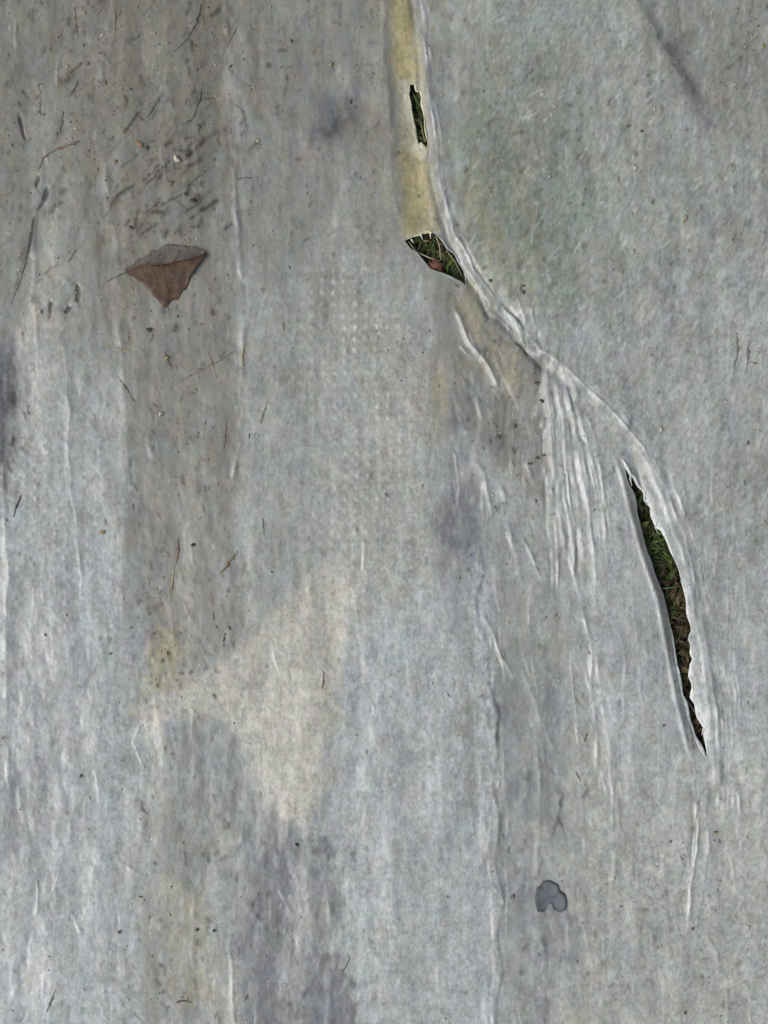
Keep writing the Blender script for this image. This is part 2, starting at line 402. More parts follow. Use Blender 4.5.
# embossed weave of the film, surviving in places
weave = np.zeros(SH)
for (px, py, r1, r2, a) in [(365, 390, 55, 120, 1), (345, 300, 40, 60, .6), (450, 720, 40, 200, .4), (60, 500, 60, 160, .5), (640, 830, 25, 60, .9), (345, 560, 40, 60, .5)]:
    weave += a * np.exp(-((GX - px) / r1) ** 2 - ((GY - py) / r2) ** 2)
wx_ = GX + noise(GX, GY, 90, 90, 24, 2) * 2.5; wy_ = GY + noise(GX, GY, 90, 90, 25, 2) * 2.5
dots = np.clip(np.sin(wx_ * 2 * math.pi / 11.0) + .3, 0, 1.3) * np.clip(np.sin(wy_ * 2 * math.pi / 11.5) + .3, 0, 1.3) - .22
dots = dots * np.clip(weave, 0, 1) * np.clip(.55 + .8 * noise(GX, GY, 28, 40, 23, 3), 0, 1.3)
Hm += .5 * dots

# ---- soiling masks, some with painted shade mixed in
n_edge = noise(GX, GY, 5, 9, 39, 3, .7)
def blob(pts, soft, rag, rsx=30, rsy=60, seed=40):
    """soft irregular patch inside a closed outline"""
    b = block(pts, soft + 1.7 * rag + 2); out = np.zeros(SH)
    d, _, _, _, _ = seg_dist(GX[b], GY[b], pts, True)
    sd = np.where(inside(GX[b], GY[b], pts), d, -d) + rag * (noise(GX[b], GY[b], rsx, rsy, seed, 4, .6) + .35 * n_edge[b])
    out[b] = sstep(-soft, soft, sd)
    return out

frame_out = np.maximum.reduce([-GX, GX - 768, -GY, GY - 1024, np.zeros(SH)])
n_str = noise(GX, GY, 17, 190, 50, 4, .6)                  # rain streaks down the sheet
n_mid = noise(GX, GY, 60, 90, 51, 4, .6)
n_fin = noise(GX, GY, 6, 11, 52, 3, .7)

brown = .60 * blob([(100,-400),(236,-400),(238,100),(232,250),(238,420),(240,560),(238,636),(140,700),(132,610),(126,420),(112,250),(98,100)], 24, 20, 13, 70, 41)
brown += .22 * blob([(236,-300),(385,-300),(395,240),(300,250),(236,250)], 40, 25, 40, 60, 42)
brown += .5 * blob([(430,250),(545,360),(545,500),(500,470),(470,420),(440,460),(428,360)], 9, 12, 20, 30, 43)
brown += .45 * blob([(620,-200),(900,-200),(900,160),(720,150),(650,60)], 30, 30, 50, 50, 44)
brown += .35 * blob([(70,-200),(110,-200),(110,330),(10,340),(-100,340),(-100,-200)], 40, 25, 40, 60, 45)
brown += .22 * blob([(560,920),(900,900),(900,1400),(560,1400)], 30, 30, 40, 50, 46)
brown += .35 * blob([(130,760),(190,800),(220,1100),(140,1100)], 20, 20, 20, 60, 47)
brown += .34 * sstep(620, -50, GY) * sstep(560, 360, GX) + .10 * sstep(650, -50, GY) + .12 * n_str + .16 * n_mid + .16 * n_fin
brown += .25 * sstep(0, 500, frame_out) * (1 + n_mid)
algae = .75 * blob([(470,20),(560,60),(600,180),(585,290),(530,330),(470,250),(450,120)], 45, 35, 40, 60, 48)
algae += .30 * blob([(430,-200),(768,-200),(768,150),(600,330),(560,330),(470,260)], 40, 30, 50, 60, 49)
algae += .35 * blob([(-200,-200),(110,-200),(100,220),(40,330),(-200,330)], 40, 30, 50, 60, 53)
algae += .30 * blob([(500,660),(560,640),(580,800),(520,820)], 20, 20, 30, 50, 54)
algae = np.clip(algae * .95 + .12 * n_mid + .16 * n_fin, 0, 1)
chalk = 1.15 * blob([(128,712),(180,690),(240,650),(296,596),(322,566),(352,590),(348,640),(338,700),(322,760),(306,838),(286,822),(262,780),(238,738),(200,716),(150,728)], 11, 10, 22, 34, 55)
chalk += .36 * sstep(180, 400, GY) * blob([(290,200),(430,200),(436,470),(420,620),(350,640),(330,520),(296,420)], 30, 22, 30, 60, 56)
chalk += .4 * blob([(560,760),(760,740),(900,900),(900,1300),(600,1300)], 40, 30, 40, 60, 59)
chalk += .85 * blob([(231,950),(238,955),(240,1060),(226,1060)], 3, 2, 10, 40, 60) + .8 * blob([(282,1010),(296,1006),(300,1060),(278,1060)], 3, 2, 10, 20, 61)
chalk += .5 * blob([(48,215),(62,200),(62,330),(28,330),(30,262)], 6, 6, 20, 30, 62)
chalk += .5 * blob([(538,975),(560,985),(585,1040),(545,1060)], 6, 8, 16, 20, 63)
chalk = np.clip(chalk + .24 * n_str + .18 * n_mid + .2 * n_fin, 0, 1)
cool = .55 * blob([(320,640),(470,560),(490,1200),(330,1200),(345,850)], 18, 26, 14, 60, 57)
cool += .62 * sstep(280, 640, GY) * blob([(-200,250),(40,230),(118,300),(128,560),(134,760),(120,1200),(-200,1200)], 30, 24, 14, 90, 58)
cool += .45 * blob([(462,540),(490,560),(500,760),(500,1100),(468,1100),(476,760)], 7, 9, 14, 24, 82)
cool += .42 * blob([(590,480),(640,560),(680,720),(768,560),(900,700),(900,1300),(600,1300)], 40, 40, 30, 60, 83)
cool += .22 * blob([(x - 1, y) for x, y in R1[11:17]] + TEAR_C_R[::-1], 5, 4, 14, 30, 88)
cool = np.clip(cool * (1 + .35 * n_str + .3 * n_fin) + .12 * n_str + .12 * n_mid, 0, 1)
# smears of dried mud, plus strokes painting the shade of folds, splits and a hollow
mud_shade = np.zeros(SH)
def smear(pts, w, a):
    b = block(pts, 4 * w + 6)
    d, _, t, _, _ = seg_dist(WX[b] + 1.5 * n_fin[b], WY[b], pts)
    mud_shade[b] = np.maximum(mud_shade[b], np.minimum(a, 3) * np.exp(-(d / w) ** 2) * sstep(0, .25, t) * sstep(1, .75, t) * np.clip(.85 + .5 * n_fin[b], 0, 1.2))
rm = np.random.default_rng(909)
for (x0, x1, y0, y1, n, ang, sp, l0, l1, amp) in [(125, 215, 95, 235, 80, -.75, .35, 8, 34, .75), (105, 240, 0, 250, 110, -1.2, .6, 4, 22, .55), (130, 240, 250, 690, 210, 1.45, .4, 3, 16, .5),
        (0, 105, 0, 330, 110, 1.7, .5, 4, 22, .5), (240, 385, 0, 240, 70, -.6, .5, 4, 24, .4), (140, 220, 640, 720, 45, 1.5, .5, 3, 10, .55), (140, 240, 760, 1030, 90, 1.5, .4, 3, 18, .45),
        (455, 600, 60, 330, 170, -1.1, .35, 3, 16, .33), (600, 768, 0, 330, 110, -1.1, .35, 3, 14, .35), (465, 560, 330, 520, 70, 1.3, .5, 3, 14, .5), (250, 355, 840, 1030, 80, 1.5, .5, 3, 18, .4),
        (0, 120, 330, 1024, 90, 1.55, .3, 3, 16, .3), (500, 620, 690, 1024, 80, 1.55, .3, 3, 20, .35), (600, 768, 880, 1024, 40, 1.3, .7, 3, 14, .35), (0, 30, 335, 480, 40, 1.4, .5, 4, 18, .6), (330, 470, 520, 1024, 70, 1.5, .5, 2, 12, .3)]:
    for k in range(n):
        cx, cy = rm.uniform(x0, x1), rm.uniform(y0, y1); a = ang + rm.normal(0, sp); ln = rm.uniform(l0, l1) / 2; bw = rm.normal(0, .12) * ln
        smear([(cx - math.cos(a) * ln, cy - math.sin(a) * ln), (cx + bw, cy), (cx + math.cos(a) * ln, cy + math.sin(a) * ln)], rm.uniform(.9, 2.3), 1.7 * amp * rm.uniform(.2, 1.1) ** 1.4)
for k in range(900):
    cx, cy = rm.uniform(-10, 778), rm.uniform(-10, 1034)
    if rm.random() > .35 + .65 * (cy < 330) * (cx < 400) + .3 * (cy < 330): continue
    a = 1.57 + rm.normal(0, .35) - (.45 if cx > 450 and cy < 400 else 0); ln = rm.uniform(1, 4.5)
    smear([(cx - math.cos(a) * ln, cy - math.sin(a) * -ln * (1 if cx > 450 and cy < 400 else -1)), (cx + math.cos(a) * ln, cy + math.sin(a) * -ln * (1 if cx > 450 and cy < 400 else -1))], rm.uniform(.8, 1.7), rm.uniform(.2, .9))
for pts, w, a in [([(640,0),(664,40),(690,80),(714,128)], 5, .6), ([(650,20),(672,58),(700,104)], 3, .5), ([(322,138),(340,120),(360,108)], 6, .55), ([(330,132),(344,104),(352,90)], 4, .45),
                  ([(30,240),(24,262),(12,300)], 2.2, .7), ([(48,186),(40,215),(28,258)], 3, .8), ([(80,66),(70,78),(56,84)], 4, .7), ([(60,100),(62,130),(54,152)], 4, .5), ([(4,350),(12,390),(6,430)], 10, .7),
                  ([(470,280),(500,318),(534,358),(541,384)], 2.6, .8), ([(543,395),(540,420),(546,450)], 3.5, .6), ([(497,690),(498,720),(499,750)], 2.0, .7), ([(500,790),(498,830),(503,860)], 2.0, .5),  # strokes along the fold and the shelf edge paint their overhang shade
                  ([(691,770),(695,812),(690,850)], 1.8, .6), ([(676,975),(702,981),(722,985)], 3, .3), ([(4,430),(6,465),(11,500)], 2.4, .75), ([(644,925),(660,930),(676,926)], 4, .4),
                  ([(508,384),(500,430),(505,470)], 5, .4), ([(330,842),(318,852),(300,848)], 4, .5), ([(386,0),(388,80),(395,170),(400,230)], 4, .3)]:
    smear(pts, w, a)
for pts, w in CRACKS: smear(pts, w * 1.05, 3.0)  # dark opening of each split painted on
slate = .8 * blob([(248,855),(280,835),(326,842),(332,900),(322,950),(356,985),(352,1040),(300,1120),(250,1100),(242,940)], 8, 16, 20, 30, 64)
slate += .45 * blob([(165,725),(215,718),(245,770),(290,830),(250,850),(190,810)], 14, 14, 24, 30, 65)
slate += .5 * blob([(445,495),(470,480),(490,505),(488,545),(462,560),(440,540)], 7, 8, 20, 24, 66)
slate += .3 * blob([(432,390),(470,380),(500,600),(470,660),(435,600)], 14, 12, 20, 60, 67)
slate += .34 * blob([(495,700),(560,700),(590,800),(560,860),(550,1060),(500,1060)], 24, 20, 20, 50, 68)
slate += .9 * blob([(-60,330),(10,338),(28,360),(26,410),(14,450),(6,520),(-60,520)], 8, 9, 16, 24, 69)  # left hollow: its shade painted in together with the stain
slate += .55 * blob([(318,100),(356,82),(362,112),(330,142),(310,140)], 10, 7, 18, 18, 70)
slate += .45 * blob([(640,0),(655,0),(690,60),(716,130),(700,128),(668,60)], 6, 6, 14, 20, 71)
slate += .35 * blob([(10,600),(60,580),(90,760),(40,900),(0,800)], 30, 25, 20, 60, 72)
slate += .35 * blob([(530,890),(575,880),(580,960),(540,960)], 12, 10, 18, 24, 73)
brown += .8 * blob(OUT_C + TEAR_C_L[::1], 2.5, 1.5, 10, 20, 84)  # turned-down flap: its shade painted in along with its dirt
slate += .55 * blob([(x - 10, y) for x, y in R1[1:7]] + [(x + 6, y) for x, y in R1[6:0:-1]], 3, 2, 10, 24, 86)  # shaded walls beside the fold crest, painted darker
slate += .35 * blob([(x - 12, y + 6) for x, y in R1[6:10]] + [(x + 4, y - 6) for x, y in R1[9:5:-1]], 4, 3, 10, 24, 87)  # same painted shade along the lower stretch of the fold
slate = np.clip(slate * (1 + .5 * n_str + .4 * n_fin) * .9 + .10 * n_str + .12 * n_mid + .14 * n_fin, 0, 1)
ochre = .8 * blob([(392,-300),(402,-300),(411,0),(420,90),(430,180),(436,236),(406,240),(402,160),(394,60)], 9, 4, 20, 60, 74)
ochre += .22 * blob([(360,-300),(408,-300),(418,0),(426,90),(436,180),(440,236),(390,240),(380,160),(366,60)], 18, 10, 20, 60, 81)
ochre += .32 * blob([(455,262),(478,286),(500,340),(520,360),(505,395),(480,350),(462,310)], 9, 9, 18, 24, 75)
ochre += .3 * blob([(426,360),(442,370),(446,450),(430,470)], 8, 8, 14, 30, 76)
ochre += .2 * blob([(470,150),(520,250),(530,300),(500,300),(460,240)], 18, 16, 20, 24, 77)
ochre += .4 * blob([(155,640),(185,620),(180,690),(135,700)], 9, 12, 14, 20, 78)
ochre += .4 * blob([(175,880),(215,900),(215,1010),(180,1000)], 12, 14, 14, 24, 79)
ochre += .08 * blob([(436,-40),(480,-40),(510,100),(540,200),(550,300),(505,300),(462,225),(446,120)], 18, 18, 16, 24, 85) * (1 + n_fin)
ochre = np.clip(ochre * (1 + .35 * n_mid) + .05 * n_fin, 0, 1)
brown = np.clip(brown * (1 - .8 * np.clip(ochre, 0, 1) * (GY < 240) * (GX > 380)), 0, 1)
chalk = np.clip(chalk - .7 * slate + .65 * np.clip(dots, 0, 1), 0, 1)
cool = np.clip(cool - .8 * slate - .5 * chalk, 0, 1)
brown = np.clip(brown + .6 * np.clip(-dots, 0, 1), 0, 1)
fibre = np.clip(right * 1.2 + .5 * sstep(600, 680, GX), 0, 1)
clean = np.clip(blob([(384,-300),(408,-300),(418,0),(426,90),(436,180),(440,236),(402,240),(398,160),(388,60)], 6, 2, 20, 60, 74), 0, 1)

Z = FILM_Z + Hm / 1000.0
edge = np.minimum.reduce([GX - gx[0], gx[-1] - GX, GY - gy[0], gy[-1] - GY])
Z = Z * sstep(0, 330, edge) + .012 * (1 - sstep(0, 330, edge))
Z = np.maximum(Z, .0118 + .0002 * noise(GX, GY, 60, 60, 80, 1))

def H_at(px, py):
    px = np.atleast_1d(np.asarray(px, float)); py = np.atleast_1d(np.asarray(py, float))
    i = np.clip(np.searchsorted(gx, px) - 1, 0, len(gx) - 2); j = np.clip(np.searchsorted(gy, py) - 1, 0, len(gy) - 2)
    u = np.clip((px - gx[i]) / (gx[i + 1] - gx[i]), 0, 1); v = np.clip((py - gy[j]) / (gy[j + 1] - gy[j]), 0, 1)
    return (Z[j, i] * (1 - u) + Z[j, i + 1] * u) * (1 - v) + (Z[j + 1, i] * (1 - u) + Z[j + 1, i + 1] * u) * v

def pick(field, px, py):
    i = np.clip(np.searchsorted(gx, px), 0, len(gx) - 1); j = np.clip(np.searchsorted(gy, py), 0, len(gy) - 1)
    return field[j, i]

# ------------------------------------------------------------------ materials
def film_material():
    t = NT('weathered_film')
    base = t.mix(1.0, (0, 0, 0), srgb(150, 155, 153))
    def lay(col, mask, rgb, k=1.0):
        return t.mix(t.math('MULTIPLY', mask, k), col, srgb(*rgb))
    v_st = t.map((1, .16, 1))                              # stretched down the sheet
    v_fl = t.map((1, .45, 1))
    v_di = t.rotated(math.radians(24), (1, .34, 1))
    n_fine = t.noise(t.map((1, .62, 1)), 360, 5, .72)
    n_streak = t.noise(v_st, 130, 5, .65)
    n_diag = t.noise(v_di, 300, 4, .65)
    n_big = t.noise(t.map((1, .5, 1)), 38, 6, .6)
    n_med = t.noise(t.tc, 95, 4, .65)
    def broken(name, amt=.5):
        a = t.attr(name)
        w = t.math('ADD', t.math('MULTIPLY', t.math('SUBTRACT', n_fine, .5), amt * 1.6), t.math('MULTIPLY', t.math('SUBTRACT', n_med, .5), amt * 1.4))
        s = t.math('ADD', a, t.math('MULTIPLY', w, t.rng(a, 0, .35)))
        return t.rng(s, 0, 1)
    col = base
    col = lay(col, broken('algae'), (113, 125, 114), .9)
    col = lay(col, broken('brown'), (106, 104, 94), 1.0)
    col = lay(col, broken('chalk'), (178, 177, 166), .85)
    col = lay(col, broken('cool'), (171, 180, 184), .9)
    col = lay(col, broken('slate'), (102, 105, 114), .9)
    col = lay(col, broken('ochre', .25), (158, 149, 104), .9)
    col = lay(col, broken('mud_shade', .6), (56, 52, 45), .92)
    # fine speckle of dust and grit
    sp = t.rng(n_fine, .33, .67, -.5, .5)
    st = t.rng(n_streak, .36, .64, -.5, .5)
    di = t.math('MULTIPLY', t.rng(n_diag, .3, .7, -.5, .5), t.attr('fibre'))
    bl = t.rng(n_big, .3, .7, -.5, .5)
    tot = t.math('ADD', t.math('ADD', t.math('MULTIPLY', sp, .46), t.math('MULTIPLY', st, .24)),
                 t.math('ADD', t.math('MULTIPLY', di, .46), t.math('ADD', t.math('MULTIPLY', bl, .26), t.math('MULTIPLY', t.rng(n_med, .32, .68, -.5, .5), .27))))
    f = t.math('ADD', tot, 1.0)
    comb = t.n.new('ShaderNodeCombineColor')
    for k in range(3): t.l.new(f, comb.inputs[k])
    col = t.mix(1.0, col, comb.outputs[0], 'MULTIPLY')
    # hue drift between bluish and warm
    warm = t.noise(t.map((1, .5, 1)), 55, 4, .6)
    col = t.mix(t.rng(warm, .45, .75, 0, .22), col, srgb(160, 150, 136))
    col = t.mix(t.rng(warm, .5, .25, 0, .2), col, srgb(150, 160, 170))
    hue = t.n.new('ShaderNodeTexNoise'); hue.inputs['Scale'].default_value = 70; hue.inputs['Detail'].default_value = 4
    t.l.new(t.tc, hue.inputs['Vector'])
    col = t.mix(.17, col, hue.outputs['Color'], 'SOFT_LIGHT')
    # pale lint flecks and dark pinpricks
    d1, c1 = t.voro(t.rotated(.3, (1, .42, 1)), 210)
    keep = t.rng(c1, .70, .92)
    fl = t.math('MULTIPLY', t.rng(t.math('ADD', d1, t.math('MULTIPLY', t.math('SUBTRACT', n_fine, .5), .9)), .34, .10), keep)
    col = t.mix(t.math('MULTIPLY', fl, t.math('MULTIPLY', t.rng(n_big, .35, .7, .2, 1.0), t.rng(t.attr('brown'), 0, .7, 1, .35))), col, srgb(192, 195, 192))
    d2, c2 = t.voro(t.map((1, .6, 1), .4), 130)
    dk = t.math('MULTIPLY', t.rng(d2, .15, .07), t.rng(c2, .6, .64))
    col = t.mix(t.math('MULTIPLY', dk, t.rng(t.attr('brown'), 0, .8, .2, .85)), col, srgb(70, 64, 56))
    wh = broken('white', .7)
    col = t.mix(t.math('MULTIPLY', wh, .85), col, srgb(196, 199, 200))
    hgt = t.math('ADD', t.math('MULTIPLY', n_fine, .6), t.math('ADD', t.math('MULTIPLY', n_streak, .5), t.math('MULTIPLY', t.math('MULTIPLY', n_diag, t.attr('fibre')), .8)))
    nb = t.bump(hgt, .20, .001)
    n2 = t.bump(n_med, .15, .002, nb)
    rough = t.rng(n_med, .3, .7, .26, .46)
    return t.out(col, rough, n2, .5)

MAT_FILM = film_material()
def lip_material(name, c1, c2):
    t = NT(name); n = t.noise(t.tc, 160, 4)
    m = t.out(t.mix(t.rng(n, .35, .7), c1, c2), .45, t.bump(n, .3, .0008), .45)
    t.b.inputs['Subsurface Weight'].default_value = 0.0
    return m
MAT_LIP = lip_material('torn_plastic_white', srgb(214, 218, 216), srgb(168, 174, 172))
MAT_LIP_Y = lip_material('torn_plastic_yellowed', srgb(205, 202, 180), srgb(166, 160, 128))
MAT_LIP_G = lip_material('torn_plastic_grey', srgb(160, 164, 166), srgb(128, 132, 130))

# ------------------------------------------------------------------ ground under the sheet
ax_ = axis(-60, 840, 7, -40000, 40000, 1.16); ay_ = axis(-60, 1090, 7, -40000, 40000, 1.16)
SX, SY = np.meshgrid(ax_, ay_)
far = np.hypot(SX - 384, SY - 512)
SZ = .0022 * noise(SX, SY, 28, 28, 90, 4, .6) * np.clip(1200 / (far + 1), 0, 1) + .004 * noise(SX, SY, 400, 400, 91, 2) * sstep(2300, 4000, far) * 8
mx, my = m_of(SX, SY)
def grid_faces(nr, nc):
    i = np.arange(nr - 1)[:, None] * nc + np.arange(nc - 1)[None, :]
    return np.stack([i, i + nc, i + nc + 1, i + 1], -1).reshape(-1, 4)
t = NT('soil')
n1 = t.noise(t.tc, 9, 6, .65); n2 = t.noise(t.tc, 160, 5, .7); n3 = t.noise(t.tc, 1.3, 5, .6)
c = t.mix(t.rng(n2, .3, .7), (.018, .012, .008), (.060, .042, .027))
c = t.mix(t.rng(n1, .48, .62, 0, .7), c, (.030, .042, .014))
c = t.mix(t.rng(n3, .42, .6, .1, .75), c, (.045, .066, .020))
MAT_SOIL = t.out(c, .95, t.bump(n2, .9, .004), .15)
link('ground', new_mesh('ground', np.stack([mx, my, SZ], -1).reshape(-1, 3), grid_faces(*SX.shape), MAT_SOIL), kind='structure')

# ------------------------------------------------------------------ the sheet
sheet = link('plastic_sheet', None, label='weathered grey plastic ground sheet, creased, dirty and torn open over grass', cat='plastic sheet')
VX, VY = GX.copy(), GY.copy()
hole_in = np.zeros(SH, bool); on_edge = np.zeros(SH, bool)
for poly in HOLES:
    b = block(poly, 4)
    ins = inside(GX[b], GY[b], poly)
    d, _, _, nx, ny = seg_dist(GX[b], GY[b], poly, True)
    snap = d < .56
    VX[b] = np.where(snap, nx, VX[b]); VY[b] = np.where(snap, ny, VY[b])
    hole_in[b] |= ins & ~snap; on_edge[b] |= snap
wob = noise(GX, GY, 500, 500, 92, 3) * 60 * sstep(100, 1200, frame_out)
fx, fy = m_of(VX + wob, VY + wob * .7)
co = np.stack([fx, fy, Z], -1).reshape(-1, 3)
F = grid_faces(*SH)
hi = hole_in.ravel()[F]; oe = on_edge.ravel()[F]
cen_x = VX.ravel()[F].mean(1); cen_y = VY.ravel()[F].mean(1)
kill = hi.any(1)
cand = np.where(oe.all(1) & ~kill)[0]
for poly in HOLES:
    kill[cand] |= inside(cen_x[cand], cen_y[cand], poly)
F = F[~kill]
used = np.zeros(co.shape[0], bool); used[F.ravel()] = True
idx = np.cumsum(used) - 1
film_me = new_mesh('film', co[used], idx[F], MAT_FILM)
for nm, arr in [('brown', brown), ('algae', algae), ('chalk', chalk), ('slate', slate), ('ochre', ochre), ('white', np.clip(WHITE, 0, 1)), ('cool', cool), ('mud_shade', np.clip(mud_shade, 0, 1)), ('fibre', fibre)]:
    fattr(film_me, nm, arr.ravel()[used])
film = link('film', film_me, sheet)

def torn_edge(pts, width, mat, rise=.8, seed=0, inward=1, label=None, thick=.5, turn=.6):
    """curled thick margin of a tear: a bent strip with real thickness along the line; inward = side on which the hole lies"""
    r = np.random.default_rng(seed)
    P = np.array(pts, float); L = np.concatenate([[0], np.cumsum(np.hypot(*np.diff(P, axis=0).T))])
    n = max(6, int(L[-1] / 1.6)); u = np.linspace(0, L[-1], n)
    Q = np.stack([np.interp(u, L, P[:, 0]), np.interp(u, L, P[:, 1])], 1)
    d = np.gradient(Q, axis=0); d = np.stack([np.convolve(np.pad(d[:, k], 2, 'edge'), np.ones(5) / 5, 'valid') for k in (0, 1)], 1)
    d /= np.linalg.norm(d, axis=1)[:, None] + 1e-9
    nrm = np.stack([d[:, 1], -d[:, 0]], 1) * inward                 # towards the hole
    tap = np.minimum(1, np.minimum(np.arange(n), np.arange(n)[::-1]) / 4.0) * .85 + .15
    w = width * 1.1 * tap * np.clip(.65 + .8 * noise(u, u * 0 + seed * 9.0, 22, 9, 95, 2), .15, 1.6)
    vs, fs = [], []
    prof = [(.9, 0.05), (.5, .35), (.12, .75), (-.22, rise), (-.34, rise - thick), (.05, .25), (.5, -.15), (.9, -.3)]
    hz = H_at(*(Q - nrm * 1.6).T) * 1000
    for i in range(n):
        for (o, z) in prof:
            q = Q[i] - nrm[i] * o * w[i]
            x, y = m_of(*q)
            vs.append((float(x), float(y), (hz[i] + z * (.6 + .4 * tap[i]) + .15 * r.normal()) / 1000))
    k = len(prof)
    for i in range(n - 1):
        for j in range(k):
            fs.append((i * k + j, i * k + (j + 1) % k, (i + 1) * k + (j + 1) % k, (i + 1) * k + j))
    fs.append(tuple(range(k))); fs.append(tuple(range((n - 1) * k, n * k))[::-1])
    return link('torn_edge', new_mesh('torn_edge', vs, fs, mat), sheet, label=label)

torn_edge(TEAR_C_R[:7], 4.2, MAT_LIP, 1.2, 1, 1, 'bright white ragged upper lip of the long tear')
torn_edge(TEAR_C_R[6:18], 2.6, MAT_LIP, 1.0, 2, 1)
torn_edge(TEAR_C_R[17:], 3.2, MAT_LIP, 1.1, 3, 1)
torn_edge([TEAR_C_R[-1]] + TEAR_C_L[:10], 2.2, MAT_LIP, .9, 4, 1)
torn_edge(TEAR_C_L[9:] + [TEAR_C_R[0]], 1.5, MAT_LIP_G, .5, 5, 1)
torn_edge(TEAR_B[:6], 3.2, MAT_LIP_Y, 1.1, 6, 1, 'pale ragged lip at the top of the leaf-shaped tear')
torn_edge(TEAR_B[5:14], 1.2, MAT_LIP_G, .5, 7, 1)
torn_edge(TEAR_B[13:] + [TEAR_B[0]], 1.2, MAT_LIP_G, .3, 8, 1)
torn_edge(TEAR_A[:10], 1.6, MAT_LIP_Y, .7, 9, 1)
torn_edge(TEAR_A[9:] + [TEAR_A[0]], 2.4, MAT_LIP_Y, .8, 10, 1, 'pale yellowish lip of the small upper tear')

def shred(pts, w0, drop, seed):
    P = np.array(pts, float); n = 7; r = np.random.default_rng(seed); q = np.linspace(0, len(P) - 1, n); zi = np.arange(len(P))
    Q = np.stack([np.interp(q, zi, P[:, 0]), np.interp(q, zi, P[:, 1])], 1); d = np.gradient(Q, axis=0); d /= np.linalg.norm(d, axis=1)[:, None]
    nn = np.stack([-d[:, 1], d[:, 0]], 1); z0 = H_at(*Q[0])[0]; vs, fs = [], []
    for i in range(n):
        w = w0 * (1 - .85 * i / (n - 1)) * r.uniform(.8, 1.2); zz = z0 + (.7 - drop * (i / (n - 1)) ** 1.5) / 1000
        for a, dz in ((-w / 2, 0), (w / 2, .15), (w / 2, -.25), (-w / 2, -.35)):
            x, y = m_of(*(Q[i] + nn[i] * a)); vs.append((float(x), float(y), zz + dz / 1000))
    for i in range(n - 1):
        for j in range(4): fs.append((i * 4 + j, i * 4 + (j + 1) % 4, (i + 1) * 4 + (j + 1) % 4, (i + 1) * 4 + j))
    fs += [(0, 1, 2, 3), tuple(range(4 * n - 4, 4 * n))[::-1]]
    link('shred', new_mesh('shred', vs, fs, MAT_LIP), sheet)
for k, (pts, w, dr) in enumerate([([(631,473),(630,479),(632,486)], 3.2, 2), ([(645,492),(645,500),(648,506)], 3.0, 2), ([(656,522),(655,527),(658,533)], 2.4, 1.5), ([(691,676),(692,686),(694,698)], 4.2, 2),
                                  ([(689,634),(687,641)], 2.4, 1), ([(676,664),(679,672),(681,682)], 1.6, 1.5), ([(703,728),(701,735)], 2, 1), ([(416,83),(418,90)], 2.2, 1), ([(421,142),(424,147),(426,152)], 2.6, 1),
                                  ([(420,232),(423,238)], 2.6, 1.5), ([(430,230),(431,237)], 2, 1.5), ([(411,238),(414,242)], 2, 1)]):
    shred(pts, w, dr, 70 + k)

# ------------------------------------------------------------------ grass and litter under the tears
def ribbon_blades(rows):
    """rows: list of (points[k][3] in m, width m, colour) -> one mesh of bent blades"""
    vs, fs, cs = [], [], []
    for pts, w, colr in rows:
        p = np.array(pts); k = len(p)
        d = np.gradient(p, axis=0); side = np.cross(d, (0, 0, 1.0)); side /= np.linalg.norm(side, axis=1)[:, None] + 1e-9
        b0 = len(vs)
        for i in range(k):
            ww = w * (.55 + .45 * math.sin(math.pi * min(1, (i + .6) / k))) * (.12 if i == k - 1 else 1)
            vs += [p[i] - side[i] * ww / 2, p[i] + (0, 0, -ww * .22), p[i] + side[i] * ww / 2]
            cs += [colr] * 3
        for i in range(k - 1):
            for j in (0, 1):
                a = b0 + i * 3 + j
                fs.append((a, a + 1, a + 4, a + 3))
    return np.array(vs), np.array(fs), np.array(cs)

def grass_rows(outline, n, margin, greens, browns, pgreen, seed, gap=3.2):
    r = np.random.default_rng(seed); P = np.array(outline, float); rows = []
    while len(rows) < n:
        m = min(4000, (n - len(rows)) * 3)
        x = r.uniform(P[:, 0].min() - margin, P[:, 0].max() + margin, m); y = r.uniform(P[:, 1].min() - margin, P[:, 1].max() + margin, m)
        d, _, _, _, _ = seg_dist(x, y, outline, True); ok = inside(x, y, outline) | (d < margin)
        for px, py in zip(x[ok], y[ok]):
            if len(rows) >= n: break
            ang = r.uniform(0, 2 * math.pi); ln = r.uniform(12, 42); bend = r.normal(0, .5)
            top = H_at(px, py)[0] * 1000; zb = r.uniform(1, 5); lift = r.uniform(.35, 1.0) ** .7
            pts = []; qx, qy = px, py
            for k in range(5):
                s = k / 4; zz = zb + (top - gap * 1.5 - 2 - zb) * lift * math.sin(min(1, s * 1.25) * math.pi * .62)
                hx = H_at(qx, qy)[0] * 1000
                zz = min(zz, hx - gap)
                X, Y = m_of(qx, qy); pts.append((float(X), float(Y), max(zz, 1) / 1000))
                ang += bend * .3; qx += math.cos(ang) * ln / 4; qy += math.sin(ang) * ln / 4
            g = r.random() < (pgreen(px, py))
            c = np.array((greens if g else browns)[r.integers(len(greens if g else browns))]) * r.uniform(.7, 1.3)
            rows.append((pts, (r.uniform(.8, 2.2) if r.random() < .75 else r.uniform(2.5, 5.5)) / 1000, c * (1.0 if r.random() > .08 else 2.2)))
    return rows
GREENS = [(.050, .088, .016), (.070, .115, .024), (.035, .066, .014), (.085, .120, .034), (.060, .080, .020)]
BROWNS = [(.060, .042, .022), (.100, .075, .038), (.035, .024, .015), (.150, .115, .060), (.045, .028, .020)]
rows = grass_rows(TEAR_A, 420, 16, GREENS, BROWNS, lambda x, y: .92, 21)
rows += grass_rows(TEAR_B, 760, 16, GREENS, BROWNS, lambda x, y: .42 + .45 * (x > 440), 22)
